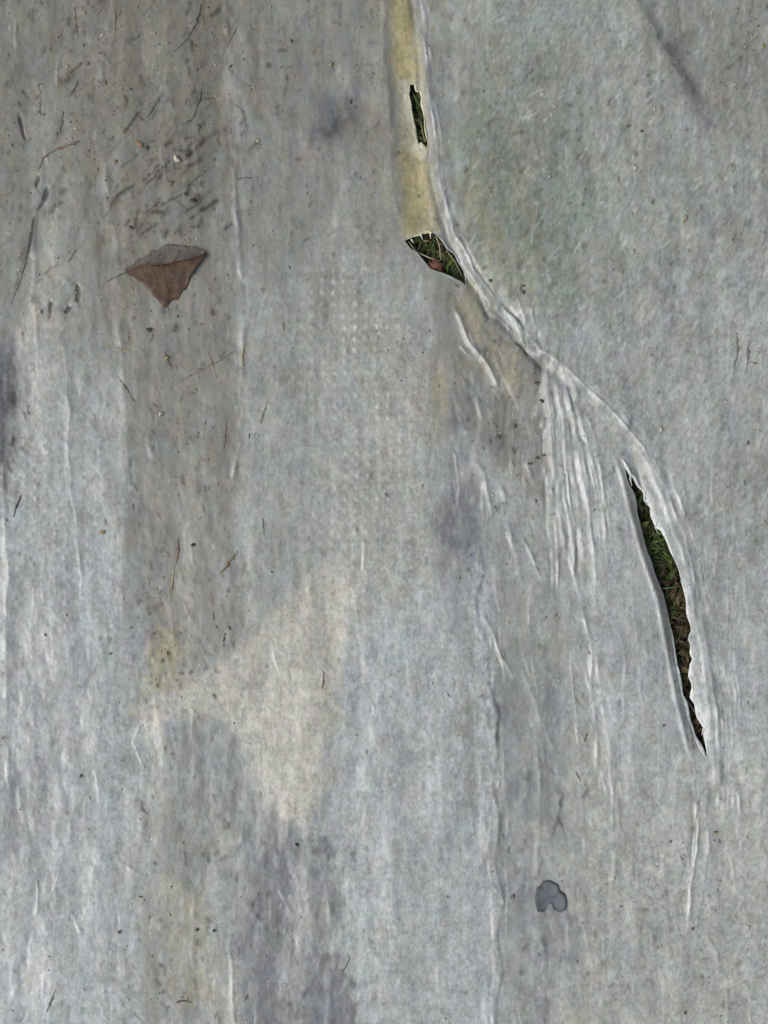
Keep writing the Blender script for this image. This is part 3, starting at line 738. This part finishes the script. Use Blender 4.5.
rows += grass_rows(TEAR_C, 1900, 16, GREENS, BROWNS, lambda x, y: .80 if y < 560 else (.5 if y < 610 else (.35 if 630 < y < 670 else .10)), 23)
r = np.random.default_rng(5)                                        # turf growing up along the margin of the sheet
for k in range(9000):
    sd = r.integers(4); off = abs(r.normal(0, 260)) + 55; u = r.random()
    px = [gx[0] - off, gx[-1] + off, gx[0] + u * (gx[-1] - gx[0]), gx[0] + u * (gx[-1] - gx[0])][sd]
    py = [gy[0] + u * (gy[-1] - gy[0]), gy[0] + u * (gy[-1] - gy[0]), gy[0] - off, gy[-1] + off][sd]
    ang = r.uniform(0, 6.28); ln = r.uniform(30, 80); pts = []
    for q in range(4):
        s = q / 3; X, Y = m_of(px + math.cos(ang) * ln * s * s * .7, py + math.sin(ang) * ln * s * s * .7)
        pts.append((float(X), float(Y), (-2 + ln * .9 * s) / 1000))
    rows.append((pts, r.uniform(3, 5) / 1000, np.array(GREENS[r.integers(5)]) * r.uniform(.6, 1.2)))
v, f, cs = ribbon_blades(rows)
t = NT('grass_blades')
n = t.noise(t.tc, 300, 3)
MAT_GRASS = t.out(t.mix(t.rng(n, .3, .7, .0, .5), t.attr('tint', True), (.02, .02, .01)), .55, None, .3)
MAT_GRASS.use_backface_culling = False
gm = new_mesh('grass', v, f, MAT_GRASS); cattr(gm, 'tint', cs)
link('grass', gm, label='tangled green and brown grass showing through the tears', cat='grass', kind='stuff')

# ------------------------------------------------------------------ generic builders for litter
def tube(pts, radii, sides=6, jitter=.12, seed=0, flat=1.0):
    """closed tapered tube along points (metres)"""
    r = np.random.default_rng(seed)
    p = np.array(pts, float); k = len(p); d = np.gradient(p, axis=0); d /= np.linalg.norm(d, axis=1)[:, None] + 1e-12
    up = np.array((0, 0, 1.0)); vs, fs = [], []
    for i in range(k):
        a = np.cross(d[i], up); na = np.linalg.norm(a); a = a / na if na > 1e-6 else np.array((1.0, 0, 0))
        bb = np.cross(a, d[i])
        for j in range(sides):
            th = 2 * math.pi * j / sides; rr = radii[i] * (1 + jitter * r.normal())
            vs.append(p[i] + a * math.cos(th) * rr + bb * math.sin(th) * rr * flat)
    for i in range(k - 1):
        for j in range(sides):
            fs.append((i * sides + j, i * sides + (j + 1) % sides, (i + 1) * sides + (j + 1) % sides, (i + 1) * sides + j))
    fs.append(tuple(range(sides))[::-1]); fs.append(tuple(range((k - 1) * sides, k * sides)))
    return vs, fs

def lay_line(pts, clear, n=None):
    """points (mm plan) draped on the sheet -> metres relative to the first point"""
    P = np.array(pts, float); L = np.concatenate([[0], np.cumsum(np.hypot(*np.diff(P, axis=0).T))])
    n = n or max(5, int(L[-1] / 2.6)); u = np.linspace(0, L[-1], n)
    x = np.interp(u, L, P[:, 0]); y = np.interp(u, L, P[:, 1])
    if len(P) > 2:
        kk = np.ones(3) / 3
        x[1:-1] = np.convolve(x, kk, 'valid'); y[1:-1] = np.convolve(y, kk, 'valid')
    z = H_at(x, y) + clear
    X, Y = m_of(x, y)
    return np.stack([X, Y, z], 1)

M_DARK = simple_mat('wet_dark_stalk', srgb(62, 58, 52), srgb(100, 95, 86), 400, dust=.85)
M_BROWN = simple_mat('brown_stalk', srgb(96, 76, 54), srgb(126, 104, 76), 400, dust=.85)
M_RED = simple_mat('reddish_stalk', srgb(100, 80, 66), srgb(126, 104, 88), 400, dust=.85)
M_STRAW = simple_mat('pale_straw', srgb(170, 164, 142), srgb(140, 132, 106), 400)
M_GREY = simple_mat('grey_stalk', srgb(92, 92, 88), srgb(112, 110, 104), 400, dust=.85)
M_OCHRE = simple_mat('ochre_husk', srgb(150, 138, 98), srgb(122, 108, 76), 400, dust=.6)
M_SEED = simple_mat('black_seed', srgb(44, 40, 38), srgb(72, 64, 56), 500, .7, dust=.5)
M_STONE = simple_mat('pale_grit', srgb(190, 186, 170), srgb(150, 146, 132), 300)

def stalk(name, cat, pts, rad, mat, label, seed, under=0, group=None):
    P = lay_line(pts, rad * .12 / 1000)
    if under: P[:, 2] -= under / 1000
    o = P[0].copy(); k = len(P)
    r_ = np.random.default_rng(seed)
    P[1:, :2] += r_.normal(0, .22 * rad, (k - 1, 2)) / 1000
    rr = [rad / 1000 * (1 - .6 * abs(2 * i / (k - 1) - .8)) * r_.uniform(.45, 1.35) for i in range(k)]
    vs, fs = tube(P - o, rr, 5, .25, seed, .7)
    return link(name, new_mesh(name, vs, fs, mat), label=label, cat=cat, loc=o, group=group)

def lump(name, cat, px, py, size, mat, label, seed, sink=.25, group=None, sub=1):
    """irregular grain: subdivided octahedron pushed about; size = (sx, sy, sz) mm, third item angle"""
    import bmesh
    r = np.random.default_rng(seed)
    bm = bmesh.new(); bmesh.ops.create_icosphere(bm, subdivisions=sub, radius=1)
    a = r.uniform(0, 3.14) if len(size) < 4 else size[3]
    ca, sa = math.cos(a), math.sin(a); off = r.uniform(0, 99)
    for v in bm.verts:
        q = v.co
        k = 1 + .5 * float(noise(np.array(q.x * 10 + off), np.array(q.y * 10 + q.z * 7), 9, 9, 97, 2))
        x, y, z = q.x * size[0] / 2 * k, q.y * size[1] / 2 * k, q.z * size[2] / 2 * k
        v.co = Vector((x * ca - y * sa, x * sa + y * ca, z)) / 1000
    me = bpy.data.meshes.new(name); bm.to_mesh(me); bm.free()
    me.materials.append(mat); me.polygons.foreach_set('use_smooth', np.zeros(len(me.polygons), bool))
    X, Y = m_of(px, py)
    return link(name, me, label=label, cat=cat, group=group, loc=(float(X), float(Y), H_at(px, py)[0] + size[2] / 2000 * (1 - sink)))

# ---- litter inside the tears
def sunk_stalk(name, cat, pts, rad, mat, label, seed, depth):
    P = np.array(pts, float); n = 9; L = np.concatenate([[0], np.cumsum(np.hypot(*np.diff(P, axis=0).T))]); u = np.linspace(0, L[-1], n)
    x = np.interp(u, L, P[:, 0]); y = np.interp(u, L, P[:, 1])
    z = np.interp(u, [0, L[-1] / 2, L[-1]], depth) / 1000
    X, Y = m_of(x, y); Q = np.stack([X, Y, H_at(x, y).mean() - z], 1); o = Q[0].copy()
    vs, fs = tube(Q - o, [rad / 1000 * (1 - .4 * i / n) for i in range(n)], 6, .08, seed)
    return link(name, new_mesh(name, vs, fs, mat), label=label, cat=cat, loc=o)
sunk_stalk('dry_grass_stalk', 'grass stalk', [(409,240),(416,250),(430,256),(440,259)], .9, M_STRAW, 'pale straw lying along the lower edge of the leaf-shaped tear', 1, (3.4, 3.2, 4.5))
sunk_stalk('dry_grass_stalk', 'grass stalk', [(436,233),(440,244),(441,258)], .7, M_STRAW, 'thin straw standing across the middle of the leaf-shaped tear', 2, (4, 3.4, 5))
sunk_stalk('dry_grass_stalk', 'grass stalk', [(447,248),(456,260),(463,274)], .7, M_OCHRE, 'olive straw leaning in the green end of the leaf-shaped tear', 3, (4, 3.4, 5))
sunk_stalk('dry_grass_stalk', 'grass stalk', [(681,694),(690,704),(699,716)], .9, M_GREY, 'grey-brown stalk crossing the narrow lower end of the long tear', 4, (6, 4.5, 5))
sunk_stalk('grass_blade', 'grass blade', [(664,589),(672,588),(681,586)], 1.2, simple_mat('grey_green_blade', (.10, .15, .10), (.06, .10, .05)), 'grey-green blade lying crosswise in the long tear', 5, (6, 4.5, 5))
sunk_stalk('dry_grass_stalk', 'grass stalk', [(426,138),(423,128),(421,115)], .8, M_OCHRE, 'yellowish straw in the lower end of the small upper tear', 6, (4, 4, 6))

def leaf_fragment():
    pts = [(428,261),(432,260),(435,256),(440,260),(446,262),(442,266),(444,271),(437,268),(431,268)]
    z = H_at(437, 264)[0] - .0045
    c = (437.0, 264.0); vs = []; fs = []
    X0, Y0 = m_of(*c)
    for lay in (0, 1):
        vs.append((0, 0, .0012 - lay * .0006))
        for i, (a, b_) in enumerate(pts):
            X, Y = m_of(a, b_); vs.append((X - X0, Y - Y0, (-.0006 if i % 2 else .0009) - lay * .0006))
    n = len(pts)
    for i in range(n):
        j = (i + 1) % n
        fs.append((0, 1 + j, 1 + i)); fs.append((n + 1, n + 2 + i, n + 2 + j)); fs.append((1 + i, 1 + j, n + 2 + j, n + 2 + i))
    return link('leaf_fragment', new_mesh('leaf_fragment', vs, fs, simple_mat('rust_leaf', srgb(128, 88, 68), srgb(84, 58, 44), 260)),
                label='rust-coloured leaf scrap inside the leaf-shaped tear', cat='leaf', loc=(float(X0), float(Y0), z))
leaf_fragment()
M_CLOD = simple_mat('soil_clod', srgb(70, 56, 50), srgb(46, 36, 30), 250, .9)
for (px, py, sx, sy, a, lb) in [(681, 626, 13, 15, .3, 'reddish-brown soil clod midway down the long tear'),
                                (698, 724, 11, 16, .5, 'dark soil clod near the pointed lower end of the long tear'),
                                (688, 676, 8, 11, .8, 'small dark clod beside the white notch of the long tear')]:
    o = lump('soil_clod', 'soil clod', px, py, (sx, sy, 12, a), M_CLOD, lb, int(px))
    o.location.z = H_at(px, py)[0] - .0125

# ---- the dry leaf
def dry_leaf():
    X0, Y0 = m_of(165, 275)
    base = H_at(165, 275)[0]
    root = link('dry_leaf', None, label='crumpled brown dry leaf, folded over, lying on the dirty band', cat='leaf', loc=(float(X0), float(Y0), base))
    fold = [(126,272),(136,270),(148,266),(160,267),(172,266),(182,262),(190,262),(198,259),(207,254.5)]
    low = [(126,273),(134,279),(146,287),(155,298),(167,305),(181,297),(190,283),(196,270),(207,256)]
    up = [(126,271),(136,264),(146,258),(156,251),(166,244),(177,246),(187,249),(197,250),(207,253.5)]
    def half(name, rim, heights, mat, seed, label=None):
        r = np.random.default_rng(seed); n = 34; m = 9; vs = []; fs = []
        A = np.array(fold, float); B = np.array(rim, float); s = np.linspace(0, 1, len(A)); uu = np.linspace(0, 1, n)
        for lay in (0, 1):
            for i, u in enumerate(uu):
                a = np.array([np.interp(u, s, A[:, 0]), np.interp(u, s, A[:, 1])]); bb = np.array([np.interp(u, s, B[:, 0]), np.interp(u, s, B[:, 1])])
                bb = bb + (bb - a) * (.05 * r.normal() + .13 * float(noise(u * 100, 0.0, 7, 7, 96 + seed, 2))) * (lay == 0) if 0 < i < n - 1 else bb
                if lay == 0: half.rim = getattr(half, 'rim', {}); half.rim[i] = bb
                else: bb = half.rim[i]
                for j in range(m):
                    q = a + (bb - a) * j / (m - 1)
                    h = heights(u, j / (m - 1)) + 1.0 * float(noise(q[0], q[1], 13, 13, 98 + seed, 3)) * math.sin(math.pi * min(1, .15 + u)) 
                    X, Y = m_of(*q)
                    z = H_at(q[0], q[1])[0] + (max(h, .35) - lay * .35) / 1000
                    vs.append((float(X - X0), float(Y - Y0), z - base))
        N = n * m
        for i in range(n - 1):
            for j in range(m - 1):
                a = i * m + j
                fs.append((a, a + 1, a + m + 1, a + m)); a += N
                fs.append((a, a + m, a + m + 1, a + 1))
        ring = [i * m for i in range(n)] + [(n - 1) * m + j for j in range(1, m)] + [i * m + m - 1 for i in range(n - 2, -1, -1)] + [j for j in range(m - 2, 0, -1)]
        for a, b2 in zip(ring, ring[1:] + ring[:1]): fs.append((a, b2, b2 + N, a + N))
        return link(name, new_mesh(name, vs, fs, mat), root, label=label)
    t = NT('dry_leaf_brown'); n1 = t.noise(t.tc, 55, 5, .6); n2 = t.noise(t.rotated(.6, (1, .3, 1)), 320, 3)
    c = t.mix(t.rng(n1, .3, .7), srgb(58, 45, 36), srgb(100, 75, 56)); c = t.mix(t.rng(n2, .45, .7, 0, .6), c, srgb(62, 46, 38))
    c = t.mix(t.rng(t.noise(t.tc, 120, 4, .65), .54, .7, 0, .35), c, srgb(112, 104, 94))
    c = t.mix(t.rng(t.noise(t.tc, 75, 4, .65), .5, .6, 0, .8), c, srgb(66, 54, 48))
    mat_b = t.out(c, .65, t.bump(n2, .5, .001), .35)
    t = NT('dry_leaf_dusty'); n1 = t.noise(t.tc, 60, 5, .6); n2 = t.noise(t.tc, 330, 3)
    c = t.mix(t.rng(n1, .32, .68), srgb(82, 77, 72), srgb(112, 107, 101)); c = t.mix(t.rng(n2, .5, .7, 0, .6), c, srgb(62, 55, 51))
    mat_d = t.out(c, .8, t.bump(n2, .5, .001), .2)
    half('blade', low, lambda u, v: 1.2 + 5.2 * (1 - v) * math.sin(math.pi * u) + 2.4 * v * (u > .75) + 1.2 * math.sin(9 * u) * v, mat_b, 1, 'reddish-brown lower half of the leaf')
    half('folded_half', up, lambda u, v: 1.2 + 5.0 * (1 - v) * math.sin(math.pi * u) - 1.2 * math.sin(math.pi * v) + 3.2 * v * v * sstep(.55, .85, u) + .8 * math.sin(11 * u) * v, mat_d, 2, 'dusty grey-brown upper half of the leaf')
    def rib(name, pts, lift, rad, mat, seed):
        P = lay_line(pts, 0, 12); P[:, 2] += np.array([lift(i / 11) for i in range(12)]) / 1000
        vs, fs = tube(P - np.array([X0, Y0, base]), [rad / 1000 * (1 - .5 * i / 11) for i in range(12)], 6, .1, seed)
        link(name, new_mesh(name, vs, fs, mat), root)
    rib('midrib', fold, lambda u: 1.5 + 5.2 * math.sin(math.pi * u), .8, simple_mat('leaf_midrib', srgb(96, 76, 60), srgb(78, 62, 50)), 3)
    for k, (a, b_) in enumerate([((142,268),(150,287)), ((152,267),(160,295)), ((163,267),(170,299)), ((174,265),(182,288)), ((148,266),(152,255)), ((160,267),(167,249)), ((174,265),(182,249))]):
        rib('vein', [a, ((a[0] + b_[0]) / 2 + 1.5, (a[1] + b_[1]) / 2), b_], (lambda u, q=(a[0] - 126) / 81: 1.5 + 5.2 * (1 - u) * math.sin(math.pi * q)), .26, simple_mat('leaf_vein', srgb(112, 86, 66), srgb(88, 66, 52)), 20 + k)
    rib('stalk', [(128,272),(120,276),(113,279),(107,282)], lambda u: 1.4 * (1 - u) + .5, .75, M_GREY, 4)
dry_leaf()

# ---- the dark grey flake
def grey_flake():
    k = 7.68
    O = [(320,160),(365,150),(405,155),(445,190),(455,230),(495,255),(507,310),(500,370),(455,390),(415,375),(388,326),(352,340),(325,388),(285,385),(268,330),(270,270),(285,215)]
    P = np.array([(500 + a / k, 860 + b_ / k) for a, b_ in O]); c = P.mean(0); X0, Y0 = m_of(*c); base = H_at(*c)[0]
    Q = []
    for i in range(len(P)):
        a, b_ = P[i], P[(i + 1) % len(P)]; Q += [a, (a + b_) / 2]
    Q = np.array(Q); Q = Q + np.random.default_rng(3).normal(0, .3, Q.shape)
    n = len(Q); vs, fs = [], []
    rings = [(1.0, -.6), (1.0, 1.4), (.95, 2.0), (.82, 1.9), (.6, 1.5), (.3, 1.3)]
    for s, z in rings:
        for q in Q:
            p = c + (q - c) * s; X, Y = m_of(*p)
            vs.append((float(X - X0), float(Y - Y0), H_at(*p)[0] - base + (z + .25 * float(noise(p[0], p[1], 6, 6, 99, 2))) / 1000))
    vs.append((0, 0, .0013)); m = len(rings)
    for a in range(m - 1):
        for i in range(n): fs.append((a * n + i, (a + 1) * n + i, (a + 1) * n + (i + 1) % n, a * n + (i + 1) % n))
    for i in range(n): fs.append(((m - 1) * n + i, m * n, (m - 1) * n + (i + 1) % n))
    t = NT('dark_grey_flake'); nn = t.noise(t.tc, 110, 5, .65)
    ed = t.attr('rim')
    col = t.mix(t.rng(nn, .3, .7), srgb(80, 84, 91), srgb(108, 113, 119)); col = t.mix(ed, col, srgb(50, 51, 56))
    me = new_mesh('grey_flake', vs, fs, t.out(col, .5, t.bump(nn, .4, .001), .35))
    fattr(me, 'rim', np.concatenate([np.concatenate([np.clip(v_ * (.55 + .6 * noise(np.arange(n) * 1.0, 0.0, 5, 5, 44, 2)), 0, 1) for v_ in (1, 1, .9, .4, .05, 0)]), [0]]))
    link('grey_flake', me, label='small dark grey kidney-shaped flake with darker rim near the bottom', cat='flake', loc=(float(X0), float(Y0), base))
grey_flake()

# ---- stalks, straws and seeds one can pick out
for i, (nm, cat, pts, rad, mat, lb) in enumerate([
    ('twig', 'twig', [(203,0),(200,14),(195,28),(186,42),(174,54)], 1.1, M_DARK, 'long thin curved dark twig at the top of the dirty band'),
    ('twig', 'twig', [(116,4),(115.5,20),(115,35)], .9, M_DARK, 'thin upright twig at the top edge left of the long curved twig'),
    ('twig', 'twig', [(237,28),(231,40),(224,53)], .8, M_DARK, 'short slanting thread-like twig right of the long curved twig'),
    ('twig', 'twig', [(74,8),(76,22),(78,39)], 1.3, M_DARK, 'dark upright twig near the top left, left of the dirty band'),
    ('twig', 'twig', [(160,100),(154,107),(148,118)], 1.7, M_DARK, 'stubby dark twig slanting above the crumbs of the dirty band'),
    ('twig', 'twig', [(203,84),(199,104),(194,120),(180,128)], 1.2, M_DARK, 'bent dark twig right of the stubby twig on the dirty band'),
    ('twig', 'twig', [(231,104),(242,110),(248,132)], .9, M_BROWN, 'thin hooked brown twig just right of the dirty band'),
    ('twig', 'twig', [(164,168),(154,180),(146,186),(140,195)], 1.5, M_DARK, 'dark twig slanting down below the pale grit grain'),
    ('twig', 'twig', [(206,172),(194,183),(180,192)], 1.2, M_GREY, 'faint grey twig right of the two black seeds above the leaf'),
    ('twig', 'twig', [(182,197),(166,204),(146,217)], 1.9, M_GREY, 'thick greyish twig slanting just above the dry leaf'),
    ('twig', 'twig', [(252,178),(242,178),(235,182)], 1.2, M_GREY, 'short level grey twig alone right of the dirty band'),
    ('twig', 'twig', [(82,62),(74,70),(62,76)], 1.6, M_BROWN, 'blurred brown twig slanting on the upper left film'),
    ('twig', 'twig', [(78,80),(76,88),(72,93)], 1.3, M_DARK, 'short dark twig just below the blurred brown twig'),
    ('twig', 'twig', [(63,112),(61,124),(60,136)], 1.3, M_GREY, 'grey upright twig above the curved reddish stem'),
    ('twig', 'twig', [(38,86),(41,95)], 1.2, M_DARK, 'tiny dark twig high on the left above the short slit'),
    ('twig', 'twig', [(39,102),(40.5,115)], 1.3, M_DARK, 'tiny dark twig right of the dark slit near the left edge'),
    ('stem', 'stem', [(80,142),(66,147),(54,150),(44,157),(38,170)], 1.9, M_RED, 'reddish curved stem above the slits at the upper left'),
    ('twig', 'twig', [(30,240),(26,262),(20,284),(11,305)], 1.2, M_GREY, 'long grey stalk running down the left edge below the slits'),
    ('twig', 'twig', [(77,250),(73,256),(69,263)], 1.0, M_GREY, 'small grey twig above the pair of dark slits'),
    ('twig', 'twig', [(118,376),(125,386),(135,402)], 1.0, M_DARK, 'thin dark twig crossing the left margin of the dirty band'),
    ('twig', 'twig', [(164,352),(168,361),(172,368)], 1.3, M_BROWN, 'short brown twig below and right of the round black seed'),
    ('twig', 'twig', [(208,352),(213,364),(217,378)], .9, M_BROWN, 'thin brown twig standing left of the pale crease'),
    ('straw', 'straw', [(237,350),(222,360),(204,369),(174,386)], .7, M_GREY, 'long hair-thin straw slanting across the dirty band below the leaf'),
    ('straw', 'straw', [(106,345),(118,350),(138,353)], .8, M_STRAW, 'pale thin straw lying at the left margin below the leaf'),
    ('twig', 'twig', [(245,344),(243,356),(244,370)], 1.4, M_OCHRE, 'short ochre husk on the pale crease right of the leaf'),
    ('twig', 'twig', [(228,418),(226,436),(224,450)], .9, M_BROWN, 'thin brown twig beside the pale crease in mid band'),
    ('twig', 'twig', [(267,402),(264,412),(261,424)], 1.0, M_GREY, 'grey twig right of the pale crease in mid band'),
    ('twig', 'twig', [(178,539),(178,552),(175,566)], 1.5, M_RED, 'reddish upright stalk in the lower part of the dirty band'),
    ('straw', 'straw', [(174,566),(171,584),(169,602)], 1.1, M_STRAW, 'pale straw hanging below the reddish upright stalk'),
    ('twig', 'twig', [(219,574),(226,566),(238,551)], 1.6, M_BROWN, 'brown twig slanting right of the reddish upright stalk'),
    ('twig', 'twig', [(225,634),(223,642)], 1.9, M_DARK, 'stubby dark twig low on the right side of the dirty band'),
    ('twig', 'twig', [(263,519),(264,536)], 1.0, M_DARK, 'short dark upright twig on clean film right of the dirty band'),
    ('twig', 'twig', [(324,672),(322,690)], 1.0, M_BROWN, 'thin brown upright twig on the right margin of the cream patch'),
    ('twig', 'twig', [(737,333),(737,352),(733,374)], 1.4, M_GREY, 'left and longer of two parallel grey stalks near the right edge'),
    ('twig', 'twig', [(748,340),(748,356),(746,372)], 1.3, M_GREY, 'right and shorter of two parallel grey stalks near the right edge'),
    ('twig', 'twig', [(586,733),(583,741)], 1.5, M_DARK, 'stubby dark twig below the fanned creases'),
    ('twig', 'twig', [(575,771),(580,782)], 1.1, M_DARK, 'thin dark twig just below the stubby one under the fanned creases'),
    ('twig', 'twig', [(350,958),(346,966),(341,975)], 1.1, M_DARK, 'dark twig slanting on the lower purple-grey stain'),
    ('twig', 'twig', [(248,995),(244,1002)], 1.3, M_DARK, 'short dark twig beside the pale streak at the bottom edge'),
    ('twig', 'twig', [(56,990),(50,1004),(46,1014)], 1.2, M_GREY, 'grey twig slanting in the bottom left corner'),
    ('twig', 'twig', [(176,1003),(184,1001),(192,1002)], 1.7, M_DARK, 'dark level twig at the bottom among ochre crumbs'),
    ('twig', 'twig', [(22,495),(18,506),(14,517)], 1.3, M_DARK, 'dark twig at the left edge below the purple hollow'),
]):
    stalk(nm, cat, pts, rad, mat, lb, 100 + i)

for i, (nm, cat, px, py, size, mat, lb) in enumerate([
    ('grit_grain', 'grit', 179, 162, (8, 7, 5), M_STONE, 'pale cream grit grain on the dirty band above the leaf'),
    ('bark_chip', 'bark chip', 188, 158, (6, 10, 4, -.5), M_SEED, 'black bark chip leaning on the pale cream grit grain'),
    ('husk', 'husk', 141, 146, (7, 5, 3), simple_mat('orange_husk', srgb(146, 118, 92), srgb(116, 92, 70)), 'orange husk on the left of the dirty band'),
    ('seed', 'seed', 148, 150, (4.5, 7, 3.5, .1), M_SEED, 'dark seed touching the orange husk'),
    ('husk', 'husk', 116, 163, (4.5, 6, 3), M_OCHRE, 'ochre husk at the left margin of the dirty band'),
    ('seed', 'seed', 172, 185, (4.5, 6, 3, .2), M_BROWN, 'brown seed between two twigs above the leaf'),
    ('seed', 'seed', 187, 196, (4, 6, 3, .8), M_SEED, 'left one of two black seeds above the dry leaf'),
    ('seed', 'seed', 194, 203, (6, 7, 4, .6), M_SEED, 'right and larger of two black seeds above the dry leaf'),
    ('seed', 'seed', 132, 229, (3.5, 5, 3, .2), M_SEED, 'single black seed just left above the dry leaf'),
    ('seed', 'seed', 150, 331, (8, 5.5, 4, .1), M_SEED, 'round black seed alone below the dry leaf'),
    ('husk', 'husk', 167, 359, (4, 7, 3, .4), M_OCHRE, 'ochre husk touching the short brown twig below the black seed'),
    ('grit_grain', 'grit', 161, 415, (5, 6, 4), M_STONE, 'pale grit grain in the middle of the dirty band'),
    ('seed', 'seed', 193, 545, (5.5, 5.5, 4), M_SEED, 'black seed beside the top of the reddish upright stalk'),
    ('husk', 'husk', 167, 655, (5.5, 7, 3), M_OCHRE, 'ochre husk near the lower end of the dirty band'),
    ('husk', 'husk', 103, 532, (4, 6, 3), M_OCHRE, 'ochre husk on pale film left of the dirty band'),
    ('seed', 'seed', 80, 777, (4, 5, 3), M_BROWN, 'brown seed alone on the lower left film'),
    ('soil_crumb', 'crumb', 529, 464, (6, 4.5, 4), M_DARK, 'leftmost crumb of the dark row below the fold junction'),
    ('soil_crumb', 'crumb', 537, 458, (6, 5, 4), M_DARK, 'middle crumb of the dark row below the fold junction'),
    ('soil_crumb', 'crumb', 544, 455, (5, 4, 4), M_DARK, 'rightmost crumb of the dark row below the fold junction'),
    ('soil_crumb', 'crumb', 542, 401, (4.5, 7, 4), M_SEED, 'black crumb in the crease just below the fold junction'),
    ('soil_crumb', 'crumb', 537, 383, (4, 5, 3), M_SEED, 'upper black crumb in the crease below the fold junction'),
    ('soil_crumb', 'crumb', 515, 427, (5, 5, 4), M_DARK, 'dark crumb left of the crease under the fold junction'),
    ('soil_crumb', 'crumb', 499, 437, (4, 7, 4), M_DARK, 'dark upright crumb on the brown stain left of the crease'),
    ('soil_crumb', 'crumb', 491, 280, (3.5, 5, 3), M_SEED, 'black crumb right of the leaf-shaped tear beside the fold'),
    ('soil_crumb', 'crumb', 523, 292, (5, 5.5, 3.5), M_DARK, 'dark crumb on the ochre stain right of the fold'),
    ('soil_crumb', 'crumb', 449 + 75, 285, (3, 4, 3), M_SEED, 'tiny crumb above the dark crumb on the ochre stain'),
    ('soil_crumb', 'crumb', 513, 896, (4.5, 7, 3, -.4), M_GREY, 'grey crumb just left of the dark kidney-shaped flake'),
    ('soil_crumb', 'crumb', 662, 724, (3, 3, 2.5), M_SEED, 'black speck left of the lower end of the long tear'),
    ('soil_crumb', 'crumb', 691, 927, (4, 4, 3), M_RED, 'reddish crumb below the torn crease at lower right'),
    ('soil_crumb', 'crumb', 685, 1013, (4, 4, 3), M_DARK, 'dark crumb in the bottom right corner'),
    ('soil_crumb', 'crumb', 297, 845, (5, 4, 3), M_SEED, 'black crumb at the bottom tip of the cream patch'),
    ('soil_crumb', 'crumb', 197, 930, (4, 4, 3), M_DARK, 'dark crumb above the ochre streak near the bottom'),
    ('soil_crumb', 'crumb', 214, 931, (4, 4, 3), M_DARK, 'second dark crumb just right of the one above the ochre streak'),
    ('soil_crumb', 'crumb', 119, 932, (4, 4.5, 3), M_DARK, 'dark crumb on the bluish lower left film'),
    ('soil_crumb', 'crumb', 642, 131, (3.2, 3.6, 3), M_SEED, 'lone black crumb on the upper right film'),
    ('grit_grain', 'grit', 41, 313, (6, 7, 4), M_STONE, 'pale grit grain left of the pair of dark slits'),
]):
    lump(nm, cat, px, py, size, mat, lb, 300 + i)

# ---- fine grit nobody could count, real grains
def grit(name, n, weight, size, mat, label, seed, cat):
    r = np.random.default_rng(seed); vs, fs = [], []
    base = np.array([(1,0,0),(0,1,0),(-1,0,0),(0,-1,0),(0,0,1),(0,0,-.6)], float)
    tri = [(0,1,4),(1,2,4),(2,3,4),(3,0,4),(1,0,5),(2,1,5),(3,2,5),(0,3,5)]
    cnt = 0
    while cnt < n:
        x = r.uniform(-300, 1070, 4000); y = r.uniform(-300, 1320, 4000)
        ok = r.random(4000) < np.clip(pick(weight, x, y), 0.0, 1)
        for hole in HOLES[:3]: ok &= ~inside(x, y, hole)
        x, y = x[ok], y[ok]; z = H_at(x, y); X, Y = m_of(x, y)
        for k in range(len(x)):
            if cnt >= n: break
            s = size * r.lognormal(0, .4) / 1000; a = r.normal(1.57, .7); e = r.uniform(1, 2.4)
            q = base * (1 + .25 * r.normal(size=(6, 1))) * (s * e, s, s * .7)
            c_, s_ = math.cos(a), math.sin(a)
            q = np.stack([q[:, 0] * c_ - q[:, 1] * s_, q[:, 0] * s_ + q[:, 1] * c_, q[:, 2]], 1) + (X[k], Y[k], z[k] + s * .1)
            b0 = len(vs); vs.extend(q); fs.extend([(b0 + a_, b0 + b_, b0 + c2) for a_, b_, c2 in tri]); cnt += 1
    link(name, new_mesh(name, np.array(vs), np.array(fs), mat), label=label, cat=cat, kind='stuff')
wclump = np.clip(noise(GX, GY, 55, 120, 110, 3) * .9 + .25, 0, 1)
grit('dark_grit', 1700, (brown ** 2 * .8 + .04) * (wclump + .1) + mud_shade * .3, .6, M_DARK, 'fine dark grit scattered over the dirty sheet', 61, 'grit')
grit('ochre_grit', 600, (brown * .3 + ochre * .6) * wclump + .02 + .5 * np.exp(-((GX - 165) / 22) ** 2 - ((GY - 640) / 70) ** 2), .7, M_OCHRE, 'fine ochre husks scattered over the dirty sheet', 62, 'grit')
grit('pale_grit', 2200, (.35 + .4 * fibre) * (wclump + .2), .7, M_STONE, 'fine pale lint and sand grains all over the sheet', 63, 'grit')
